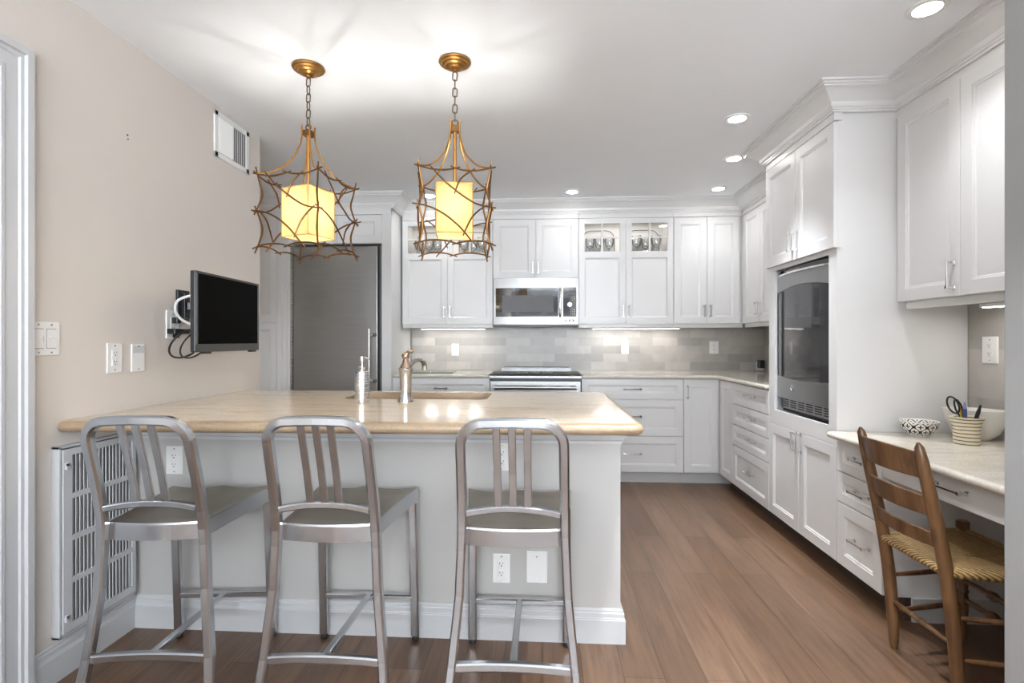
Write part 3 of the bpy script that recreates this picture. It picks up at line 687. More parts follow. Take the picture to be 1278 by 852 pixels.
bc = thing('beverage_cooler', 'built-in beverage cooler with bowed steel and smoked glass door', 'refrigerator', (1.475, 3.394, 0), RZ)
c0, c1 = .077, TW-.075; F2 = (c0, c1)
MB().box(c0, c1, .03, .58, .80, 1.63).build('body', 'dim', bc)
def arch(mb, top_mid, top_end, z_lo, sag=.0, y0=0., t=.03, n=24, bow=.020, lo=None, flip=False):
    vs = []; fs = []
    for i in range(n+1):
        u = i/n*2-1; x = c0+(c1-c0)*i/n; y = y0-bow*(1-u*u); zt = top_mid+(top_end-top_mid)*u*u; zl = z_lo(u) if callable(z_lo) else z_lo
        vs += [(x, y, zl), (x, y, zt), (x, y+t, zt), (x, y+t, zl)]
    for i in range(n):
        for k in range(4): a, b = 4*i+k, 4*i+(k+1) % 4; fs.append((a, b, b+4, a+4))
    fs += [(0, 1, 2, 3), (4*n+3, 4*n+2, 4*n+1, 4*n)]; mb.add(vs, fs); return mb
top_arch = lambda u: 1.522-.030*u*u; bot_arch = lambda u: .972+.012*u*u
d = arch(MB(), 1.530, 1.500, lambda u: .965+.012*u*u, y0=.003, t=.022).build('door', 'smoke_glass', bc)
arch(MB(), 1.592, 1.592, top_arch).build('upper_band', 'steel_h', d); arch(MB(), .972, .984, .852).build('lower_band', 'steel_h', d)
MB().box(c0+.085, c0+.09, -.014, -.002, .985, 1.50).build('glass_edge', 'black', d)  # thin dark vertical strip on the door glass
sh = MB()
for z in (1.30, 1.14): sh.box(c0+.01, c1-.12, -.0335, -.030, z, z+.006)
roundel(d, (c0+c1)/2-.07, .925, -.0205, .018)
cp = arch(MB(), 1.633, 1.633, 1.598, y0=.02, bow=.02).build('control_panel', 'black_glass', bc)
arch(MB(), 1.602, 1.602, 1.592, y0=.0, bow=.042, t=.05).build('door_lip', 'chrome', bc)
pr = MB()
for i in range(10): x = c0+.12+i*.016; pr.box(x, x+.009, -.0012, .01, 1.611, 1.620)
pr.build('control_print', 'print', cp)
gm = MB(); gx0, gx1, gy = c0+.012, c1-.002, .02
gm.box(gx0, gx1, gy, gy+.02, .785, .853).build('vent_grille', 'steel_h', bc)
vg = MB(); wcol = (gx1-gx0-.04)/6
for i in range(6):
    x = gx0+.022+i*wcol
    for j in range(4): vg.box(x, x+wcol*.78, gy-.0008, gy+.004, .798+j*.013, .804+j*.013)
vg.build('vent_slots', 'dark', bc)
MB().box(gx0, gx1, gy+.01, .3, .769, .785).build('base_gap', 'dark', bc)

# ------------------------------------------------------------------ things inside the glazed tops
def goblet_prof(s): return [(.030*s, 0), (.030*s, .003), (.004*s, .006), (.004*s, .05*s), (.026*s, .065*s), (.034*s, .10*s), (.031*s, .125*s), (.029*s, .125*s), (.032*s, .10*s), (.024*s, .067*s), (0, .060*s)]
shelf_z = 2.33-.355
for cab, xs, nm in ((cab_a, (-1.268, .823), 'left'), (cab_c, (.321, .829), 'right')):
    side = 'beside the refrigerator' if nm == 'left' else 'beside the microwave on the right'
    for i in range(2):
        cx = xs[0]+xs[1]*(.25+.5*i)
        which = 'first' if i == 0 else 'second'
        tr = thing('serving_tray', 'clear dark-rimmed tray behind the %s glass door %s' % ('left' if i == 0 else 'right', side), 'tray', (cx, YU+.30, shelf_z), group='trays in the glazed cabinets')
        hw_ = .15; pts = [(-hw_, 0, .004), (-hw_, 0, .185)]+[(-hw_+.075*(1-math.cos(a)), 0, .185+.08*math.sin(a)) for a in (R(30), R(60), R(90))]+[(hw_-.075*(1-math.cos(a)), 0, .185+.08*math.sin(a)) for a in (R(90), R(60), R(30))]+[(hw_, 0, .185), (hw_, 0, .004)]
        MB().tube(pts, .0035, 6).build('rim', 'lead', tr); MB().box(-.145, .145, -.001, .001, .003, .185).build('plate', 'crystal', tr)
        for k in range(3):
            gx = cx-.092+.088*k+.008*i
            g = MB().lathe(goblet_prof(1.3+.15*((k+i) % 2)), 16).build('goblet', 'crystal', None, (gx, YU+.15+.03*(k % 2), shelf_z)); 
            tag(g, '%s goblet behind the %s glass door %s' % (('first', 'second', 'third')[k], 'left' if i == 0 else 'right', side), 'glass', 'crystal goblets behind glass doors')
    lamp('cabinet_puck_light', 'AREA', (xs[0]+xs[1]/2, YU+.12, 2.306), 1.2, (1, .95, .88), shape='RECTANGLE', size=.6, size_y=.06)

# ------------------------------------------------------------------ lighting fixtures
cans = [((1.432, 2.0), 'recessed ceiling light nearest the desk wall cabinet'), ((1.084, 2.93), 'recessed ceiling light over the floor before the steel cooler'), ((1.43, 4.27), 'recessed ceiling light above the inside corner of the counters'),
        ((.246, 4.289), 'recessed ceiling light above the cabinet right of the microwave'), ((-.964, 4.335), 'recessed ceiling light seen behind the right pendant lantern'), ((1.30, 3.573), 'recessed ceiling light peeking past the tall tower crown')]
for k_, ((x, y), lb) in enumerate(cans):
    pw, cone = ((24, 120), (120, 74), (7, 140), (3.5, 140), (6, 140), (6, 140))[k_]
    t = thing('recessed_light', lb, 'ceiling light', (x, y, ZC), 0, 'recessed ceiling lights')
    MB().lathe([(.046, -.001), (.046, -.006), (.068, -.004), (.068, 0), (.062, 0)], 32).build('trim_ring', 'plate', t)
    MB().lathe([(.047, -.0025), (0, -.0025)], 32).build('lens', 'lamp_on', t)
    lamp('recessed_lamp', 'SPOT', (0, 0, -.012), pw, CAN_COL, (0, 0, 0), t, spot_size=R(cone), spot_blend=1, shadow_soft_size=.05)
for x, y, pw in ((-2.25, 3.62, 62), (-.6, -.9, 40), (.9, -.9, 60), (.55, 1.3, 190)):      # unseen lamps: pantry and near-floor ones added for brightness, the rest added behind the camera
    t = thing('recessed_light', 'recessed ceiling light over the pantry behind the left wall' if y > 3 else 'recessed ceiling light behind the camera', 'ceiling light', (x, y, ZC), 0, 'recessed ceiling lights')
    MB().lathe([(.046, -.001), (.046, -.006), (.068, -.004), (.068, 0), (.062, 0)], 32).build('trim_ring', 'plate', t); MB().lathe([(.047, -.0025), (0, -.0025)], 32).build('lens', 'lamp_on', t)
    lamp('recessed_lamp', 'SPOT', (0, 0, -.012), pw, CAN_COL, (0, 0, 0), t, spot_size=R(76), spot_blend=1, shadow_soft_size=.05)
def strip(x0, x1, y, z, lb, rz=0, watts=STRIP_W):
    t = thing('under_cabinet_light', lb, 'light', ((x0+x1)/2, y, z), rz, 'under-cabinet light bars'); L = (x1-x0)/2
    MB().box(-L, L, -.02, .02, -.014, 0).build('housing', 'plate', t)
    MB().box(-L+.01, L-.01, -.016, .016, -.0165, -.014).build('diffuser', 'strip_on', t)
    for k in range(3): lamp('under_cabinet_lamp', 'AREA', (-L*.66+k*L*.66, 0, -.02), watts/3, (1, .96, .9), (0, 0, 0), t, shape='RECTANGLE', size=.09, size_y=.03)
strip(-1.15, -.53, 4.80, UZ0-.026, 'lit light bar under the glass-topped cabinet by the refrigerator')
strip(.46, 1.26, 4.80, UZ0-.026, 'lit light bar under the cabinets right of the microwave', watts=STRIP_W*1.15)
t_ = None
strip(1.90-.2, 1.90+.2, 2.2, 1.362, 'lit light bar under the wall cabinet over the desk', RZ, STRIP_W*.9)
# fix the position of the desk bar (it runs along the wall)
o = [x for x in COL.objects if x.name.startswith('under_cabinet_light')][-1]; o.location = (1.96, 2.20, 1.362)

def lantern(label, loc, rz, shade_rz):
    t = thing('pendant_lantern', label, 'pendant light', loc, rz, 'twig pendant lanterns over the peninsula')
    z = lambda h: h-ZC                                     # heights measured from the ceiling
    MB().lathe([(.0, 0), (.070, 0), (.072, -.005), (.069, -.010), (.060, -.011), (.057, -.017), (.046, -.020), (.043, -.027), (.030, -.030), (.024, -.036), (.010, -.037), (.010, -.046), (0, -.046)][::-1], 32).build('canopy', 'gold', t)
    zz = z(2.394); L = .042
    for i in range(6):
        lk = MB(); w = .010; c_ = zz-i*(L-.006)-L/2; pts = [(w*math.cos(a), 0, (L/2-.011)*(1 if math.sin(a) >= 0 else -1)+w*math.sin(a)+c_) for a in [2*PI*k/12+.01 for k in range(13)]]
        if i % 2: pts = [(p[1], p[0], p[2]) for p in pts]
        lk.tube(pts, .0028, 6, cap=False).build('chain_link', 'bronze_dark', t)
    MB().tube([(.013*math.cos(a), 0, z(2.168)+.013*math.sin(a)) for a in [2*PI*k/14 for k in range(15)]], .003, 6, cap=False).build('hanging_ring', 'bronze_dark', t)
    MB().box(-.018, .018, -.018, .018, z(2.125), z(2.153)).build('top_cap', 'bronze', t, bevel=.002)
    MB().tube([(0, 0, z(2.13)), (0, 0, z(1.86))], .008, 10).build('rod', 'gold', t)
    H_ = .152; ZT, ZB = z(1.922), z(1.602)
    for sx in (-1, 1):
        for sy in (-1, 1):
            q = lambda r, h: (sx*r, sy*r, z(h))
            MB().tube(spline([q(.020, 2.172), q(.020, 2.125), q(.026, 2.08), q(.045, 2.02), q(.078, 1.968), q(.112, 1.937), q(.150, 1.922)]), .0042, 6).build('arm', 'gold', t)
    # twig cage: four like faces and four corner posts
    def twig(pts, r=.0036):
        P = spline(pts, 5); m_ = len(P); MB().tube(P, [r*(1.15-.35*abs(2*i/(m_-1)-1)) for i in range(m_)], 6).build('twig', 'bronze', t)
    for fce in range(4):
        ca, sa = math.cos(fce*PI/2), math.sin(fce*PI/2)
        def F(s, tt, out=0):
            x, y = (s-.5)*2*H_, -H_-out; return (x*ca-y*sa, x*sa+y*ca, ZT+(ZB-ZT)*tt)
        for pl in ([(-.05, -.01), (.2, .045), (.4, .04), (.57, .0)], [(.44, -.005), (.6, .04), (.8, .045), (1.06, -.015)],
                   [(-.06, 1.01), (.12, .965), (.35, .96), (.58, 1.01)], [(.46, 1.01), (.65, .965), (.88, .965), (1.06, 1.02)],
                   [(.15, -.015), (.32, .16), (.5, .3), (.7, .43), (.85, .49), (1.06, .525)], [(.77, .02), (.62, .12), (.55, .2), (.49, .35)],
                   [(-.08, .49), (.15, .53), (.35, .62), (.55, .77), (.7, .93), (.79, 1.02)], [(.94, .485), (.8, .58), (.7, .7), (.61, .89)]):
            twig([F(a, b, .004*random.uniform(-1, 1)) for a, b in pl])
        # corner post of this face's left edge, bowed inwards
        def C(k, tt): x = y = -H_*(1-k); return (x*ca-y*sa, x*sa+y*ca, ZT+(ZB-ZT)*tt)
        twig([C(0, -.09), C(.07, .12), C(.12, .27), C(.06, .42), C(-.03, .56)], .0042); twig([C(-.02, .44), C(.06, .58), C(.12, .74), C(.08, .9), C(-.02, 1.08)], .0042)
    w = .079; st, sb = z(1.881), z(1.664); s_ = MB()
    s_.add([(-w, -w, st), (w, -w, st), (w, w, st), (-w, w, st), (-w, -w, sb), (w, -w, sb), (w, w, sb), (-w, w, sb)], [(0, 1, 5, 4), (1, 2, 6, 5), (2, 3, 7, 6), (3, 0, 4, 7)])
    sh_ = s_.build('lamp_shade', 'shade', t, rot=(0, 0, shade_rz), recalc=False)
    MB().add([(-w, -w, sb), (w, -w, sb), (w, w, sb), (-w, w, sb)], [(0, 1, 2, 3)]).build('bottom_diffuser', 'shade', sh_, recalc=False)
    ed = MB(); e = .0022
    for zz_ in (st, sb):
        for a, b in (((-w, -w), (w, -w)), ((w, -w), (w, w)), ((w, w), (-w, w)), ((-w, w), (-w, -w))): ed.tube([(*a, zz_), (*b, zz_)], e, 4)
    for a in ((-w, -w), (w, -w), (w, w), (-w, w)): ed.tube([(*a, sb), (*a, st)], e, 4)
    ed.build('edge_tape', 'shade_trim', sh_)
    MB().tube([(-w, 0, st-.004), (w, 0, st-.004)], .003, 6).tube([(0, -w, st-.004), (0, w, st-.004)], .003, 6).build('spider', 'gold', sh_)
    MB().lathe([(0, z(1.73)), (.02, z(1.735)), (.028, z(1.755)), (.026, z(1.775)), (.014, z(1.80)), (.013, z(1.835)), (0, z(1.836))], 16).build('bulb', 'lamp_on', t)
    lamp('pendant_lamp', 'POINT', (0, 0, z(1.765)), BULB_W, (1, .965, .92), (0, 0, 0), t, shadow_soft_size=.03)
    lamp('pendant_downlight', 'AREA', (0, 0, sb-.004), DOWN_W, (1, .80, .52), (0, 0, 0), t, shape='RECTANGLE', size=.13, size_y=.13)  # extra lamp added under the shade to brighten the counter
    return t
lantern('twig pendant lantern hanging nearer the television', (-1.061, 2.27, ZC), R(-9.6), R(-11))
lantern('twig pendant lantern hanging over the middle of the peninsula, further from the television', (-.388, 2.258, ZC), R(10), R(-2))

# ------------------------------------------------------------------ bar stools
def leg_foot(leg, p):
    MB().lathe([(.0, -.001), (.011, -.001), (.014, .004), (.014, .014), (.010, .020), (.010, .026)], 12, p).build('foot_cap', 'rubber', leg)
def make_stool(label, loc, rz):
    t = thing('bar_stool', label, 'stool', loc, rz, 'metal bar stools at the peninsula')
    # dished seat with a deep apron
    nx, ny = 20, 20; vs = []; fs = []
    def outline(v):   # v 0 rear .. 1 front
        return (.150+.050*v-.006*math.sin(v*PI))
    def P(u, v):
        hw = outline(v); x = (2*u-1)*hw; y = -.205+.41*v
        if v < .5: y -= .018*(1-(2*u-1)**2)*(1-2*v)
        edge = min(1, 8*min(u, 1-u))*min(1, 7*min(v, 1-v))
        dish = .016*edge*(.35+.65*math.exp(-((v-.38)/.33)**2))
        c = math.exp(-((2*u-1)/.22)**2); fr = max(0, (v-.55)/.45)
        dish += .010*fr*(math.sin(min(1, 4*min(u, 1-u))*PI/2))*(1-c*1.0)*(1 if 0 < u < 1 else 0)
        return (x, y, .618-dish)
    for j in range(ny+1):
        for i in range(nx+1): vs.append(P(i/nx, j/ny))
    for j in range(ny):
        for i in range(nx): a = j*(nx+1)+i; fs.append((a, a+1, a+nx+2, a+nx+1))
    rim = [i for i in range(nx+1)]+[j*(nx+1)+nx for j in range(1, ny+1)]+[ny*(nx+1)+i for i in range(nx-1, -1, -1)]+[j*(nx+1) for j in range(ny-1, 0, -1)]
    s_ = MB(); s_.add(vs, fs, True); b = len(vs); R1 = [vs[i] for i in rim]; m_ = len(rim)
    ap = MB(); ap.add([(x*1.004, y*1.004, z_+.0005) for x, y, z_ in R1]+[(x*1.01, y*1.01, z_-.006) for x, y, z_ in R1]+[(x*1.01, y*1.01, .563) for x, y, z_ in R1]+[(x*.96, y*.96, .563) for x, y, z_ in R1],
                      [(k*m_+i, k*m_+(i+1) % m_, (k+1)*m_+(i+1) % m_, (k+1)*m_+i) for k in range(3) for i in range(m_)], False)
    seat = s_.build('seat', 'alu_seat', t); ap.build('apron', 'alu', seat, bevel=.0)
    # rear legs below the seat, hoop above it
    def prof(z):   # (half width, y) of the rear frame at height z
        ks = [(0, .206, -.272), (.19, .190, -.238), (.40, .168, -.217), (.58, .160, -.213), (.64, .158, -.219), (.75, .156, -.243), (.90, .153, -.286), (.96, .152, -.303)]
        for a, b_ in zip(ks, ks[1:]):
            if a[0] <= z <= b_[0]: f_ = (z-a[0])/(b_[0]-a[0]); return a[1]+f_*(b_[1]-a[1]), a[2]+f_*(b_[2]-a[2])
        return ks[-1][1:]
    hz = [.60, .66, .72, .78, .84, .888]; ZT_ = .957; rr = .07
    right = [(prof(z_)[0], prof(z_)[1], z_) for z_ in hz]
    wt = prof(.9)[0]; arc = []
    for k in range(1, 9): a = k/8*PI/2; z_ = .888+(ZT_-.888)*math.sin(a); arc.append((wt-rr*(1-math.cos(a)), prof(z_)[1], z_))
    pts = [(-x, y, z_) for x, y, z_ in right]+[(-x, y, z_) for x, y, z_ in arc]+[(0, prof(ZT_)[1]-.004, ZT_+.003)]+[(x, y, z_) for x, y, z_ in arc[::-1]]+[(x, y, z_) for x, y, z_ in right[::-1]]
    hoop = MB(); P_ = [Vector(p) for p in spline(pts, 2)]
    # sweep a rounded rectangle that keeps its depth along y
    N = len(P_); hv = []; hf = []
    for i, p in enumerate(P_):
        tn = (P_[min(i+1, N-1)]-P_[max(i-1, 0)]).normalized(); dep = Vector((0, 1, 0)); dep = (dep-tn*dep.dot(tn)).normalized(); sd = tn.cross(dep).normalized()
        for a, b_ in ((.015, -.0095), (.015, .0095), (.0095, .016), (-.0095, .016), (-.015, .0095), (-.015, -.0095), (-.0095, -.016), (.0095, -.016)): hv.append(p+sd*a+dep*b_)
    for j in range(N-1):
        for k in range(8): a, b_ = 8*j+k, 8*j+(k+1) % 8; hf.append((a, b_, b_+8, a+8))
    hf += [tuple(range(8)), tuple(range(8*N-8, 8*N))]; hoop.add(hv, hf, False); hoop.build('back_hoop', 'alu', t)
    for sx in (-1, 1):
        zs = [.022, .08, .14, .20, .27, .34, .41, .48, .55, .60]
        lg = MB().tube([(sx*prof(z_)[0], prof(z_)[1], z_) for z_ in zs], rect=(.028, .032), up=(0, 1, 0)).build('leg', 'alu', t); leg_foot(lg, (sx*prof(.0)[0], prof(0)[1], 0))
        lg = MB().tube([(sx*.186, .222, .022), (sx*.184, .205, .30), (sx*.181, .188, .585)], rect=(.032, .026), up=(0, 1, 0)).build('leg', 'alu', t); leg_foot(lg, (sx*.186, .223, 0))
    for x in (-.046, .0, .046):
        MB().tube([(x, prof(.685)[1]+.004, .685), (x, prof(.80)[1]+.004, .80), (x, prof(.95)[1]+.002, .945)], rect=(.023, .010), up=(0, 1, 0)).build('back_slat', 'alu', t)
    MB().tube([(x*.144, prof(.675)[1]+.006*(1-x*x), .668+.014*(1-x*x)) for x in [k/6-1 for k in range(13)]], rect=(.026, .020), up=(0, 0, 1)).build('back_rail', 'alu', t)
    MB().tube([(x*.182, prof(.2)[1]+.003, .196+.008*(1-x*x)) for x in [k/4-1 for k in range(9)]], rect=(.024, .026), up=(0, 0, 1)).build('stretcher', 'alu', t)
    MB().tube([(-.175, .214, .178), (.175, .214, .178)], rect=(.026, .020), up=(0, 0, 1)).build('stretcher', 'alu', t)
    MB().tube([(0, prof(.2)[1]+.012, .204), (0, .205, .180)], rect=(.022, .016), up=(0, 0, 1)).build('stretcher', 'alu', t)
    return t
st1 = make_stool('brushed metal bar stool nearest the white wall grille', (-1.262, 1.786, 0), R(5))
dup(st1, 'brushed metal bar stool in the middle of the row of three', (-.690, 1.806, 0), R(1.2))
dup(st1, 'brushed metal bar stool in front of the blank plate, nearest the open floor', (-.090, 1.800, 0), R(0))

# ------------------------------------------------------------------ wooden chair at the desk
ch = thing('desk_chair', 'old brown ladder-back chair with rush seat pulled up to the desk', 'chair', (1.51, 1.935, 0), 0)
def post(pts, rs, nm, m='wood'): return MB().tube(spline(pts, 4), None or rs, 12).build(nm, m, ch) if not isinstance(rs, list) else MB().tube(pts, rs, 12).build(nm, m, ch)
XRr = -.137
for sy in (-1, 1):
    y = sy*.155
    zs = [0, .03, .10, .2, .3, .42, .5, .6, .7, .80, .845, .862]
    xs = [XRr-.000, XRr-.001, XRr-.004, XRr-.011, XRr-.020, XRr-.036, XRr-.050, XRr-.070, XRr-.092, XRr-.114, XRr-.124, XRr-.128]
    post([(x, y, z_) for x, z_ in zip(xs, zs)], [.012, .016, .020, .021, .0215, .0215, .021, .021, .020, .018, .014, .004], 'rear_post')
    yf = sy*.222
    zs = [0, .02, .04, .06, .12, .17, .19, .20, .21, .24, .27, .30, .33, .335, .345, .36, .45, .455, .475, .48]
    rs = [.010, .013, .016, .012, .018, .020, .016, .021, .016, .020, .020, .020, .020, .016, .021, .0205, .0205, .023, .023, .018]
    post([(.170, yf, z_) for z_ in zs], rs, 'front_leg')
def rung(a, b, r=.009, turned=False):
    a, b = Vector(a), Vector(b); n_ = 24; P_ = [a.lerp(b, i/n_) for i in range(n_+1)]; rs = [r*(.75+.35*math.sin(PI*i/n_)) for i in range(n_+1)]
    if turned:
        for k in (7, 8, 16, 17): rs[k] *= 1.5
        for k in (6, 9, 15, 18): rs[k] *= .8
    MB().tube(P_, rs, 10).build('rung', 'wood', ch)
for sy in (-1, 1):
    rung((XRr-.015, sy*.155, .285), (.17, sy*.222, .285)); rung((XRr-.005, sy*.155, .145), (.17, sy*.222, .150))
rung((XRr-.012, -.155, .19), (XRr-.012, .155, .19)); rung((.17, -.222, .245), (.17, .222, .245), .011, True); rung((.17, -.222, .17), (.17, .222, .17), .011, True)
# slats, bowed back
def ladder(zc, h, arch_=0.):
    n_ = 14; vs = []; fs = []
    for i in range(n_+1):
        u = i/n_*2-1; y = u*.150; bow = .028*(1-u*u)
        for zz_, top in ((zc-h/2, 0), (zc+h/2+arch_*(1-u*u), 1)):
            xx = XRr-.0215-(zz_-.33)*.205-bow*1.0
            vs += [(xx-.006, y, zz_), (xx+.006, y, zz_)]
    for i in range(n_):
        a, b = 4*i, 4*i+4; fs += [(a, b, b+2, a+2), (a+1, a+3, b+3, b+1), (a+2, b+2, b+3, a+3), (a, a+1, b+1, b)]
    fs += [(0, 2, 3, 1), (4*n_, 4*n_+1, 4*n_+3, 4*n_+2)]; MB().add(vs, fs, False).build('back_slat', 'wood', ch, bevel=.003)
ladder(.785, .088, .008); ladder(.648, .066, .006); ladder(.535, .05, .004)
# rush seat: four woven triangles meeting in the middle
se = MB(); q = [(XRr-.040, -.155), (.178, -.225), (.178, .225), (XRr-.040, .155)]; rows = 14; ctr = Vector((.02, 0, .437)); prof_ = [(0, -.016), (.006, -.024), (-.010, -.010), (-.013, .0), (-.008, .008), (0, .012)]
for e in range(4):
    a, b = Vector((*q[e], .440)), Vector((*q[(e+1) % 4], .440)); vs = []; fs = []
    for r_ in range(rows+1):
        f_ = r_/rows; A = a.lerp(ctr, f_); B = b.lerp(ctr, f_)
        for k in range(13):
            p = A.lerp(B, k/12); p.z += .014*math.sin(min(1, f_*3)*PI/2)-.022*f_-.004*math.sin(PI*k/12)*f_; vs.append(p)
    for r_ in range(rows):
        for k in range(12): i0 = r_*13+k; fs.append((i0, i0+1, i0+14, i0+13))
    se.add(vs, fs, True); se.tube([a+Vector((0, 0, -.006)), b+Vector((0, 0, -.006))], .017, 12)
se.add([(*p, .424) for p in q], [(0, 3, 2, 1)])
se.build('rush_seat', 'rush', ch)

# ------------------------------------------------------------------ objects on counters
t = thing('soap_dispenser', 'brushed steel soap dispenser left of the faucet on the peninsula', 'soap dispenser', (-.823, 2.30, .914))
MB().lathe([(0, 0), (.032, 0), (.033, .004), (.033, .143), (.031, .147), (.012, .148), (.012, .160), (0, .160)], 28).build('bottle', 'steel', t)
pu = MB(); pu.lathe([(0, .155), (.016, .155), (.017, .158), (.017, .170), (.012, .172), (.006, .173), (.006, .185), (.012, .187), (.013, .208), (.012, .214), (0, .214)], 20); pu.tube([(0, 0, .207), (.02, .0, .207), (.032, 0, .202)], .005, 8); pu.build('pump', 'nickel', t)
t = thing('faucet', 'satin nickel cylindrical faucet with ball lever behind the counter edge', 'faucet', (-.640, 2.372, .914))
MB().lathe([(0, 0), (.036, 0), (.036, .004), (.030, .016), (.026, .035), (.026, .05), (.027, .08), (.029, .12), (.032, .148), (.034, .152), (.034, .157), (.030, .160), (0, .162)], 28).build('body', 'nickel', t)
MB().lathe([(.028, .160), (.026, .166), (.018, .180), (.014, .192), (.012, .20), (0, .20)], 20).build('collar', 'copper', t)
lv = MB(); lv.lathe([(0, -.020), (.012, -.016), (.019, -.004), (.019, .006), (.012, .016), (0, .020)], 18, (0, 0, .214)); lv.tube(spline([(.0, 0, .214), (.014, -.004, .232), (.026, -.008, .236), (.032, -.01, .232)]), [.009]*18+[.006], 10); lv.build('lever', 'copper', t)
MB().tube(spline([(.012, .012, .165), (.03, .06, .19), (.045, .11, .192), (.052, .15, .172), (.053, .16, .14)], 5), [.010]*8+[.011]*5+[.013]*4+[.014]*4, 12).build('spout', 'nickel', t)
b = tag(MB().box(-.20, .20, -.14, .14, 0, .006).build('cutting_board', 'green_glass', None, (-1.0, 4.62, .915), (0, 0, R(3)), bevel=.002), 'green-tinted glass board lying on the short counter by the range', 'cutting board')

def bowl(name, label, loc, prof, m, sx=1, sy=1, rz=0):
    o = MB().lathe(prof, 48, sx=sx, sy=sy).build(name, m, None, loc, (0, 0, rz)); return tag(o, label, 'bowl')
b1 = bowl('bowl', 'small bowl with black ogee lattice on white, on the desk counter', (1.772, 2.528, DTOP), [(0, .002), (.036, 0), (.038, .004), (.055, .018), (.070, .042), (.0785, .072), (.0765, .072), (.067, .043), (.052, .021), (.034, .009), (0, .008)], 'ogee')
bowl('bowl', 'large plain white bowl standing behind the pencil cup', (1.965, 2.455, DTOP), [(0, .002), (.055, 0), (.06, .004), (.093, .032), (.116, .080), (.129, .136), (.125, .136), (.111, .083), (.088, .038), (.055, .012), (0, .010)], 'ceramic', .92, .64, R(-38))
cu = thing('pencil_cup', 'cream striped stoneware cup holding pens and scissors', 'cup', (1.842, 2.345, DTOP))
MB().lathe([(0, .002), (.044, 0), (.046, .004), (.046, .030), (.047, .060), (.053, .095), (.060, .112), (.062, .118), (.059, .118), (.049, .095), (.043, .06), (.042, .008), (0, .008)], 36).build('cup_body', 'striped', cu)
CX, CY, CZ = 1.842, 2.345, DTOP
dirx = Vector((.78, -.62, 0))     # across the view, so the pens fan out along the counter
def stick(name, label, cat, s0, s1, dep, h0, h1, r, m, tip=None, tipm=None):
    a = Vector((CX, CY, CZ))+dirx*s0*.5+Vector((.62, .78, 0))*dep*.7; b_ = Vector((CX, CY, CZ))+dirx*s1+Vector((.62, .78, 0))*dep; a.z += .012; b_.z = CZ+h1
    o = thing(name, label, cat, tuple(a)); d_ = b_-a
    MB().tube([(0, 0, 0), tuple(d_*.82)], r, 8).build('barrel', m, o); MB().tube([tuple(d_*.82), tuple(d_)], [r*.95, r*.45], 8).build('cap' if not tip else tip, tipm or m, o); return o
stick('pencil', 'yellow pencil standing in the striped cup', 'pencil', -.016, -.024, .004, 0, .185, .0045, 'pencil', 'pencil_tip', 'print')
stick('marker', 'blue and grey marker standing in the striped cup', 'marker', -.004, -.006, .0, 0, .182, .0075, 'blue', 'marker_cap', 'marker_grey')
stick('pen', 'black pen leaning outward in the striped cup', 'pen', .012, .046, .0, 0, .172, .0075, 'black', 'pen_cap', 'black')
sc = thing('scissors', 'black-handled scissors standing in the striped cup', 'scissors', (CX-.0, CY, CZ+.01), R(-38))
for k, (xc, zc_) in enumerate(((-.044, .155), (-.026, .143))):
    ring_ = [(xc+.019*math.cos(a)*(1 if k == 0 else .6)-.25*(.036*math.sin(a)), .004*k, zc_+.036*math.sin(a)) for a in [2*PI*i/20 for i in range(21)]]
    MB().tube(ring_, .0038, 8, cap=False).build('finger_loop', 'black', sc)
    MB().tube([(xc+.008, .004*k, zc_-.034), (.004-.006*k, .004*k, .012)], rect=(.008, .0025), up=(0, 1, 0)).build('blade', 'steel', sc)

# ------------------------------------------------------------------ wall plates (local: front faces -y, origin at plate centre on the wall)
def screws(root, w, zs, xs=(0,)):
    for x in xs:
        for z_ in zs: MB().lathe([(.0032, 0), (.003, -.0012), (0, -.0015)], 10, (x, -.0058, z_), 'y').build('screw', 'nickel', root)
def outlet(label, loc, rz, w=.072, h=.117):
    t = thing('electrical_outlet', label, 'outlet', loc, rz, 'white duplex outlets')
    MB().box(-w/2, w/2, -.006, 0, -h/2, h/2).build('plate', 'plate', t, bevel=.003)
    MB().box(-.0168, .0168, -.0072, -.004, -.034, .034).build('insert', 'plate', t, bevel=.001)
    for z_ in (-.0185, .0185):
        rc = MB().box(-.013, .013, -.0082, -.006, z_-.0125, z_+.0125).build('receptacle', 'plate', t, bevel=.002)
        MB().box(-.0075, -.005, -.0086, -.0065, z_-.001, z_+.007).box(.005, .0072, -.0086, -.0065, z_, z_+.0065).lathe([(.0026, -.0088), (.0026, -.0065)], 10, (0, 0, z_-.007), 'y').build('slot', 'plate_shadow', rc)
    screws(t, w, (-.048, .048)); return t
def switch(label, loc, rz, w=.072, h=.117):
    t = thing('light_switch', label, 'switch', loc, rz, 'white rocker switches'); MB().box(-w/2, w/2, -.006, 0, -h/2, h/2).build('plate', 'plate', t, bevel=.003)
    MB().prism([(-.010, .033), (-.0065, 0), (-.0095, -.033), (-.004, -.033), (-.004, .033)], -.0165, .0165, 'x').build('rocker', 'plate', t, bevel=.001); MB().box(-.018, .018, -.0064, -.005, -.0345, .0345).build('gap', 'plate_shadow', t); screws(t, w, (-.048, .048)); return t
LW = R(90)     # on the left wall: front faces +x
outlet('white duplex outlet on the beige wall between dimmer plate and blank plate', (XL, 1.962, 1.131), LW, .073, .119)
t = thing('blank_plate', 'white blank plate on the beige wall right of the outlet', 'wall plate', (XL, 2.082, 1.128), LW)
MB().box(-.036, .036, -.006, 0, -.059, .059).build('plate', 'plate', t, bevel=.003); MB().box(-.03, .03, -.0066, -.005, .02, .05).build('label_strip', 'grille', t); screws(t, .07, (-.048, .048))
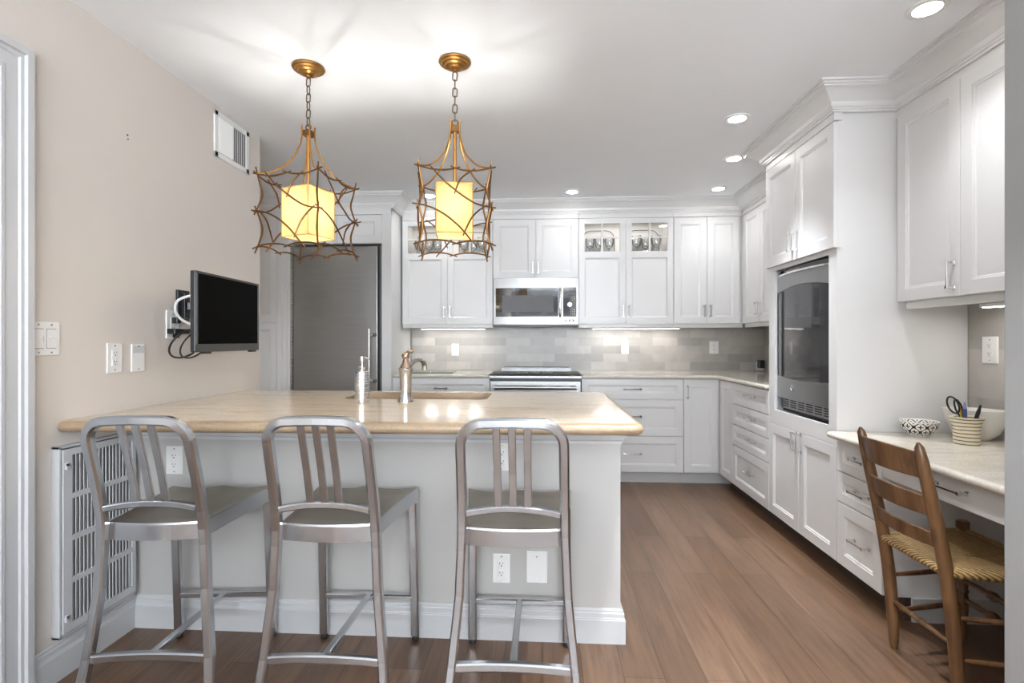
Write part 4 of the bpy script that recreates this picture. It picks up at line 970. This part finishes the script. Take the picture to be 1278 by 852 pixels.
t = thing('switch_plate', 'white double plate with rocker and dimmer beside the door casing', 'switch', (XL, 1.672, 1.207), LW)
MB().box(-.055, .055, -.006, 0, -.0585, .0585).build('plate', 'plate', t, bevel=.003)
MB().box(-.0405, -.0055, -.0064, -.005, -.0345, .0345).box(.0055, .0405, -.0064, -.005, -.0345, .0345).build('gap', 'plate_shadow', t)
MB().prism([(-.010, .033), (-.0065, 0), (-.0095, -.033), (-.004, -.033), (-.004, .033)], -.0395, -.0065, 'x').build('rocker', 'plate', t, bevel=.001)
MB().box(.0065, .0395, -.009, -.004, -.033, .033).build('dimmer_paddle', 'plate', t, bevel=.001); MB().box(.012, .034, -.016, -.008, .004, .009).box(.022, .025, -.0095, -.008, -.016, .004).build('dimmer_slider', 'plate', t, bevel=.001); screws(t, .1, (-.048, .048), (-.023, .023))
PF = 2.065
outlet('white duplex outlet on the peninsula front behind the stool nearest the grille', (-1.539, PF, .700), 0)
outlet('white duplex outlet high on the peninsula front behind the back slats of the stool', (-.163, PF, .731), 0, .072, .113)
outlet('white duplex outlet low on the peninsula front beside the blank plate', (-.165, PF, .283), 0)
t = thing('blank_plate', 'white blank plate low on the peninsula front beside the outlet', 'wall plate', (-.023, PF, .292), 0)
MB().box(-.042, .042, -.006, 0, -.064, .064).build('plate', 'plate', t, bevel=.003); screws(t, .08, (-.05, .042)); MB().box(-.004, .004, -.009, -.005, -.060, -.046).build('hook', 'plate', t)
TB = YB-.01
switch('white rocker switch on the tile left of the range', (-.845, TB, 1.112), 0)
outlet('white duplex outlet on the tile right of the range below the glass-topped cabinet', (.785, TB, 1.131), 0)
outlet('white duplex outlet on the tile near the inside corner', (1.614, TB, 1.137), 0, .085, .12)
outlet('white duplex outlet on the desk backsplash above the bowls', (XR-.01, 2.505, 1.157), RZ, .085, .125)
t = thing('power_adapter', 'black plug-in adapter on the tile just past the tall tower', 'adapter', (2.035, TB, .975), 0)
MB().box(-.035, .035, -.006, 0, -.055, .03).build('plate', 'plate', t, bevel=.003); MB().box(-.028, .026, -.055, -.006, -.03, .045).build('adapter_body', 'black', t, bevel=.008)
# air register high on the wall
t = thing('air_register', 'white return air register high on the beige wall', 'vent', (XL, 2.746, 2.293), LW)
w, h_ = .158, .122
MB().box(-w, w, -.008, 0, h_-.028, h_).box(-w, w, -.008, 0, -h_, -h_+.028).box(-w, -w+.030, -.008, 0, -h_, h_).box(w-.030, w, -.008, 0, -h_, h_).build('frame', 'plate', t, bevel=.003)
MB().box(-w+.03, w-.03, -.001, 0, -h_+.028, h_-.028).build('backing', 'dim', t)
for i in range(14):
    x = -w+.036+i*(2*w-.072)/13; a = R(-35 if i < 7 else 25); MB().box(-.007, .007, -.0008, .0008, -h_+.03, h_-.03).build('louver', 'plate', t, (x, -.0065, 0), (0, 0, a))
# big wall grille below the counter
t = thing('wall_grille', 'large white louvred wall grille below the peninsula counter end', 'vent', (XL, 1.70, 0), LW)
gw, g0, g1 = .342, .150, .826
MB().box(0, gw, -.030, 0, g0, g0+.008).box(0, gw, -.030, 0, g1-.008, g1).box(0, .008, -.030, 0, g0, g1).box(gw-.008, gw, -.030, 0, g0, g1).build('box_frame', 'trim', t, bevel=.001)
pm = MB(); sl0, sl1 = .045, gw-.025; zz = [.190, .340, .492, .643, .790]
pm.box(.012, sl0, -.034, -.026, g0+.012, g1-.012).box(sl1, gw-.010, -.034, -.026, g0+.012, g1-.012).box(sl0, sl1, -.034, -.026, g0+.012, zz[0]).box(sl0, sl1, -.034, -.026, zz[-1], g1-.012)
for z_ in zz[1:-1]: pm.box(sl0, sl1, -.034, -.026, z_-.010, z_+.010)
pd = pm.build('door_panel', 'grille', t)
MB().box(.009, gw-.009, -.004, -.001, g0+.01, g1-.01).build('backing', 'dim', t)
ns = 17
for i in range(ns):
    x = sl0+(i+.5)*(sl1-sl0)/ns; MB().box(-.0074, .0074, -.0012, .0012, zz[0], zz[-1]).build('slat', 'grille', t, (x, -.0275, 0), (0, 0, R(24)))
for z_ in (.755, .215): MB().box(.016, .026, -.044, -.034, z_-.012, z_+.012).box(.016, .034, -.044, -.040, z_+.002, z_+.010).build('latch', 'trim', t)
hl = tag(MB().lathe([(.004, -.002), (.004, .001)], 10, (0, 0, .008), 'x').lathe([(.003, -.002), (.003, .001)], 10, (0, .003, -.008), 'x').build('screw_anchor', 'plate_shadow', None, (XL+.001, 2.03, 2.045)), 'pair of small dark anchor holes high on the beige wall', 'hole')

# ------------------------------------------------------------------ television on its arm
tv = thing('television', 'small black flat television on a swing arm beside the peninsula', 'television', (-1.452, 2.305, 1.32), R(93.4))
tw, t0, t1 = .262, -.168, .172
MB().box(-tw, tw, 0, .022, t0, t1).box(-.18, .18, .022, .045, -.12, .10).build('housing', 'black', tv, bevel=.004)
MB().box(-tw, tw, -.006, 0, t0, t0+.034).box(-tw, tw, -.006, 0, t1-.010, t1).box(-tw, -tw+.012, -.006, 0, t0, t1).box(tw-.010, tw, -.006, 0, t0, t1).build('bezel', 'bezel', tv, bevel=.002)
MB().box(-tw+.012, tw-.010, -.003, 0, t0+.034, t1-.010).build('screen', 'screen', tv)
MB().box(-.20, -.15, -.002, .02, t0-.008, t0).box(.2, .24, -.002, .02, t0-.008, t0).build('foot_pad', 'black', tv)
mt = thing('tv_mount', 'black metal swing-arm bracket holding the television to the wall', 'bracket', (XL, 2.35, 1.365), LW)
MB().box(-.04, .04, -.012, 0, -.075, .075).box(-.018, .018, -.03, -.012, -.06, .06).build('wall_plate', 'black', mt, bevel=.002)
MB().tube([(0, -.03, .0), (.06, -.13, -.0)], rect=(.02, .04), up=(0, 0, 1)).tube([(.06, -.13, -.02), (-.02, -.205, -.03)], rect=(.02, .04), up=(0, 0, 1)).build('arm', 'black', mt)
MB().box(-.06, .06, -.216, -.204, -.11, .05).build('tv_plate', 'black', mt)
o = outlet('white duplex outlet half hidden behind the cable box by the television', (XL, 2.285, 1.275), LW, .08, .13)
cb = tag(MB().box(-.02, .02, -.05, .05, -.012, .012).build('cable_box', 'black', None, (XL+.034, 2.285, 1.243), (0, 0, 0), bevel=.003), 'small black cable box plugged in behind the television', 'cable box')
MB().box(-.014, -.012, -.02, .02, -.03, -.01).build('plug_neck', 'black', cb)
tag(MB().box(-.015, .015, -.014, .014, -.014, .014).build('power_plug', 'black', None, (XL+.023, 2.285, 1.294), (0, 0, 0), bevel=.004), 'black power plug in the outlet behind the television', 'plug')
def cable(label, pts, r=.0035, m='black'): return tag(MB().tube(spline(pts, 8), r, 8).build('cable', m), label, 'cable', 'cables behind the television')
XW = XL+.03
def loop(x, cy, cz, ry, rz_): return [(x+.04*math.sin(R(a)), cy+ry*math.cos(R(a)), cz+rz_*math.sin(R(a))) for a in range(105, 345, 15)]
cable('outer black cable loop hanging below the cable box', [(XL+.05, 2.30, 1.245)]+loop(-1.62, 2.255, 1.188, .105, .066)+[(-1.53, 2.40, 1.215), (-1.48, 2.44, 1.26)], .0045)
cable('inner black cable loop hanging below the cable box', [(XL+.05, 2.325, 1.247)]+loop(-1.60, 2.285, 1.186, .092, .066)+[(-1.52, 2.42, 1.215), (-1.48, 2.46, 1.27)], .004)
cable('white cable arching from the wall bracket to the television', [(-1.50, 2.27, 1.41), (-1.57, 2.255, 1.412), (-1.64, 2.225, 1.385), (-1.655, 2.222, 1.34), (-1.65, 2.25, 1.30), (-1.62, 2.285, 1.275), (-1.58, 2.32, 1.27)], .006, 'white_cable')
cable('thin black cable slanting from the television to the cable box', [(-1.45, 2.24, 1.26), (-1.50, 2.25, 1.215), (-1.56, 2.27, 1.205), (-1.63, 2.29, 1.235)], .0025)
cable('thin black cable curling up behind the television top', [(-1.46, 2.22, 1.435), (-1.52, 2.26, 1.425), (-1.60, 2.30, 1.40)], .003)
cable('short black cable bowed between bracket and television', [(-1.46, 2.24, 1.36), (-1.52, 2.20, 1.33), (-1.54, 2.21, 1.29), (-1.50, 2.25, 1.26), (-1.46, 2.27, 1.27)], .003)
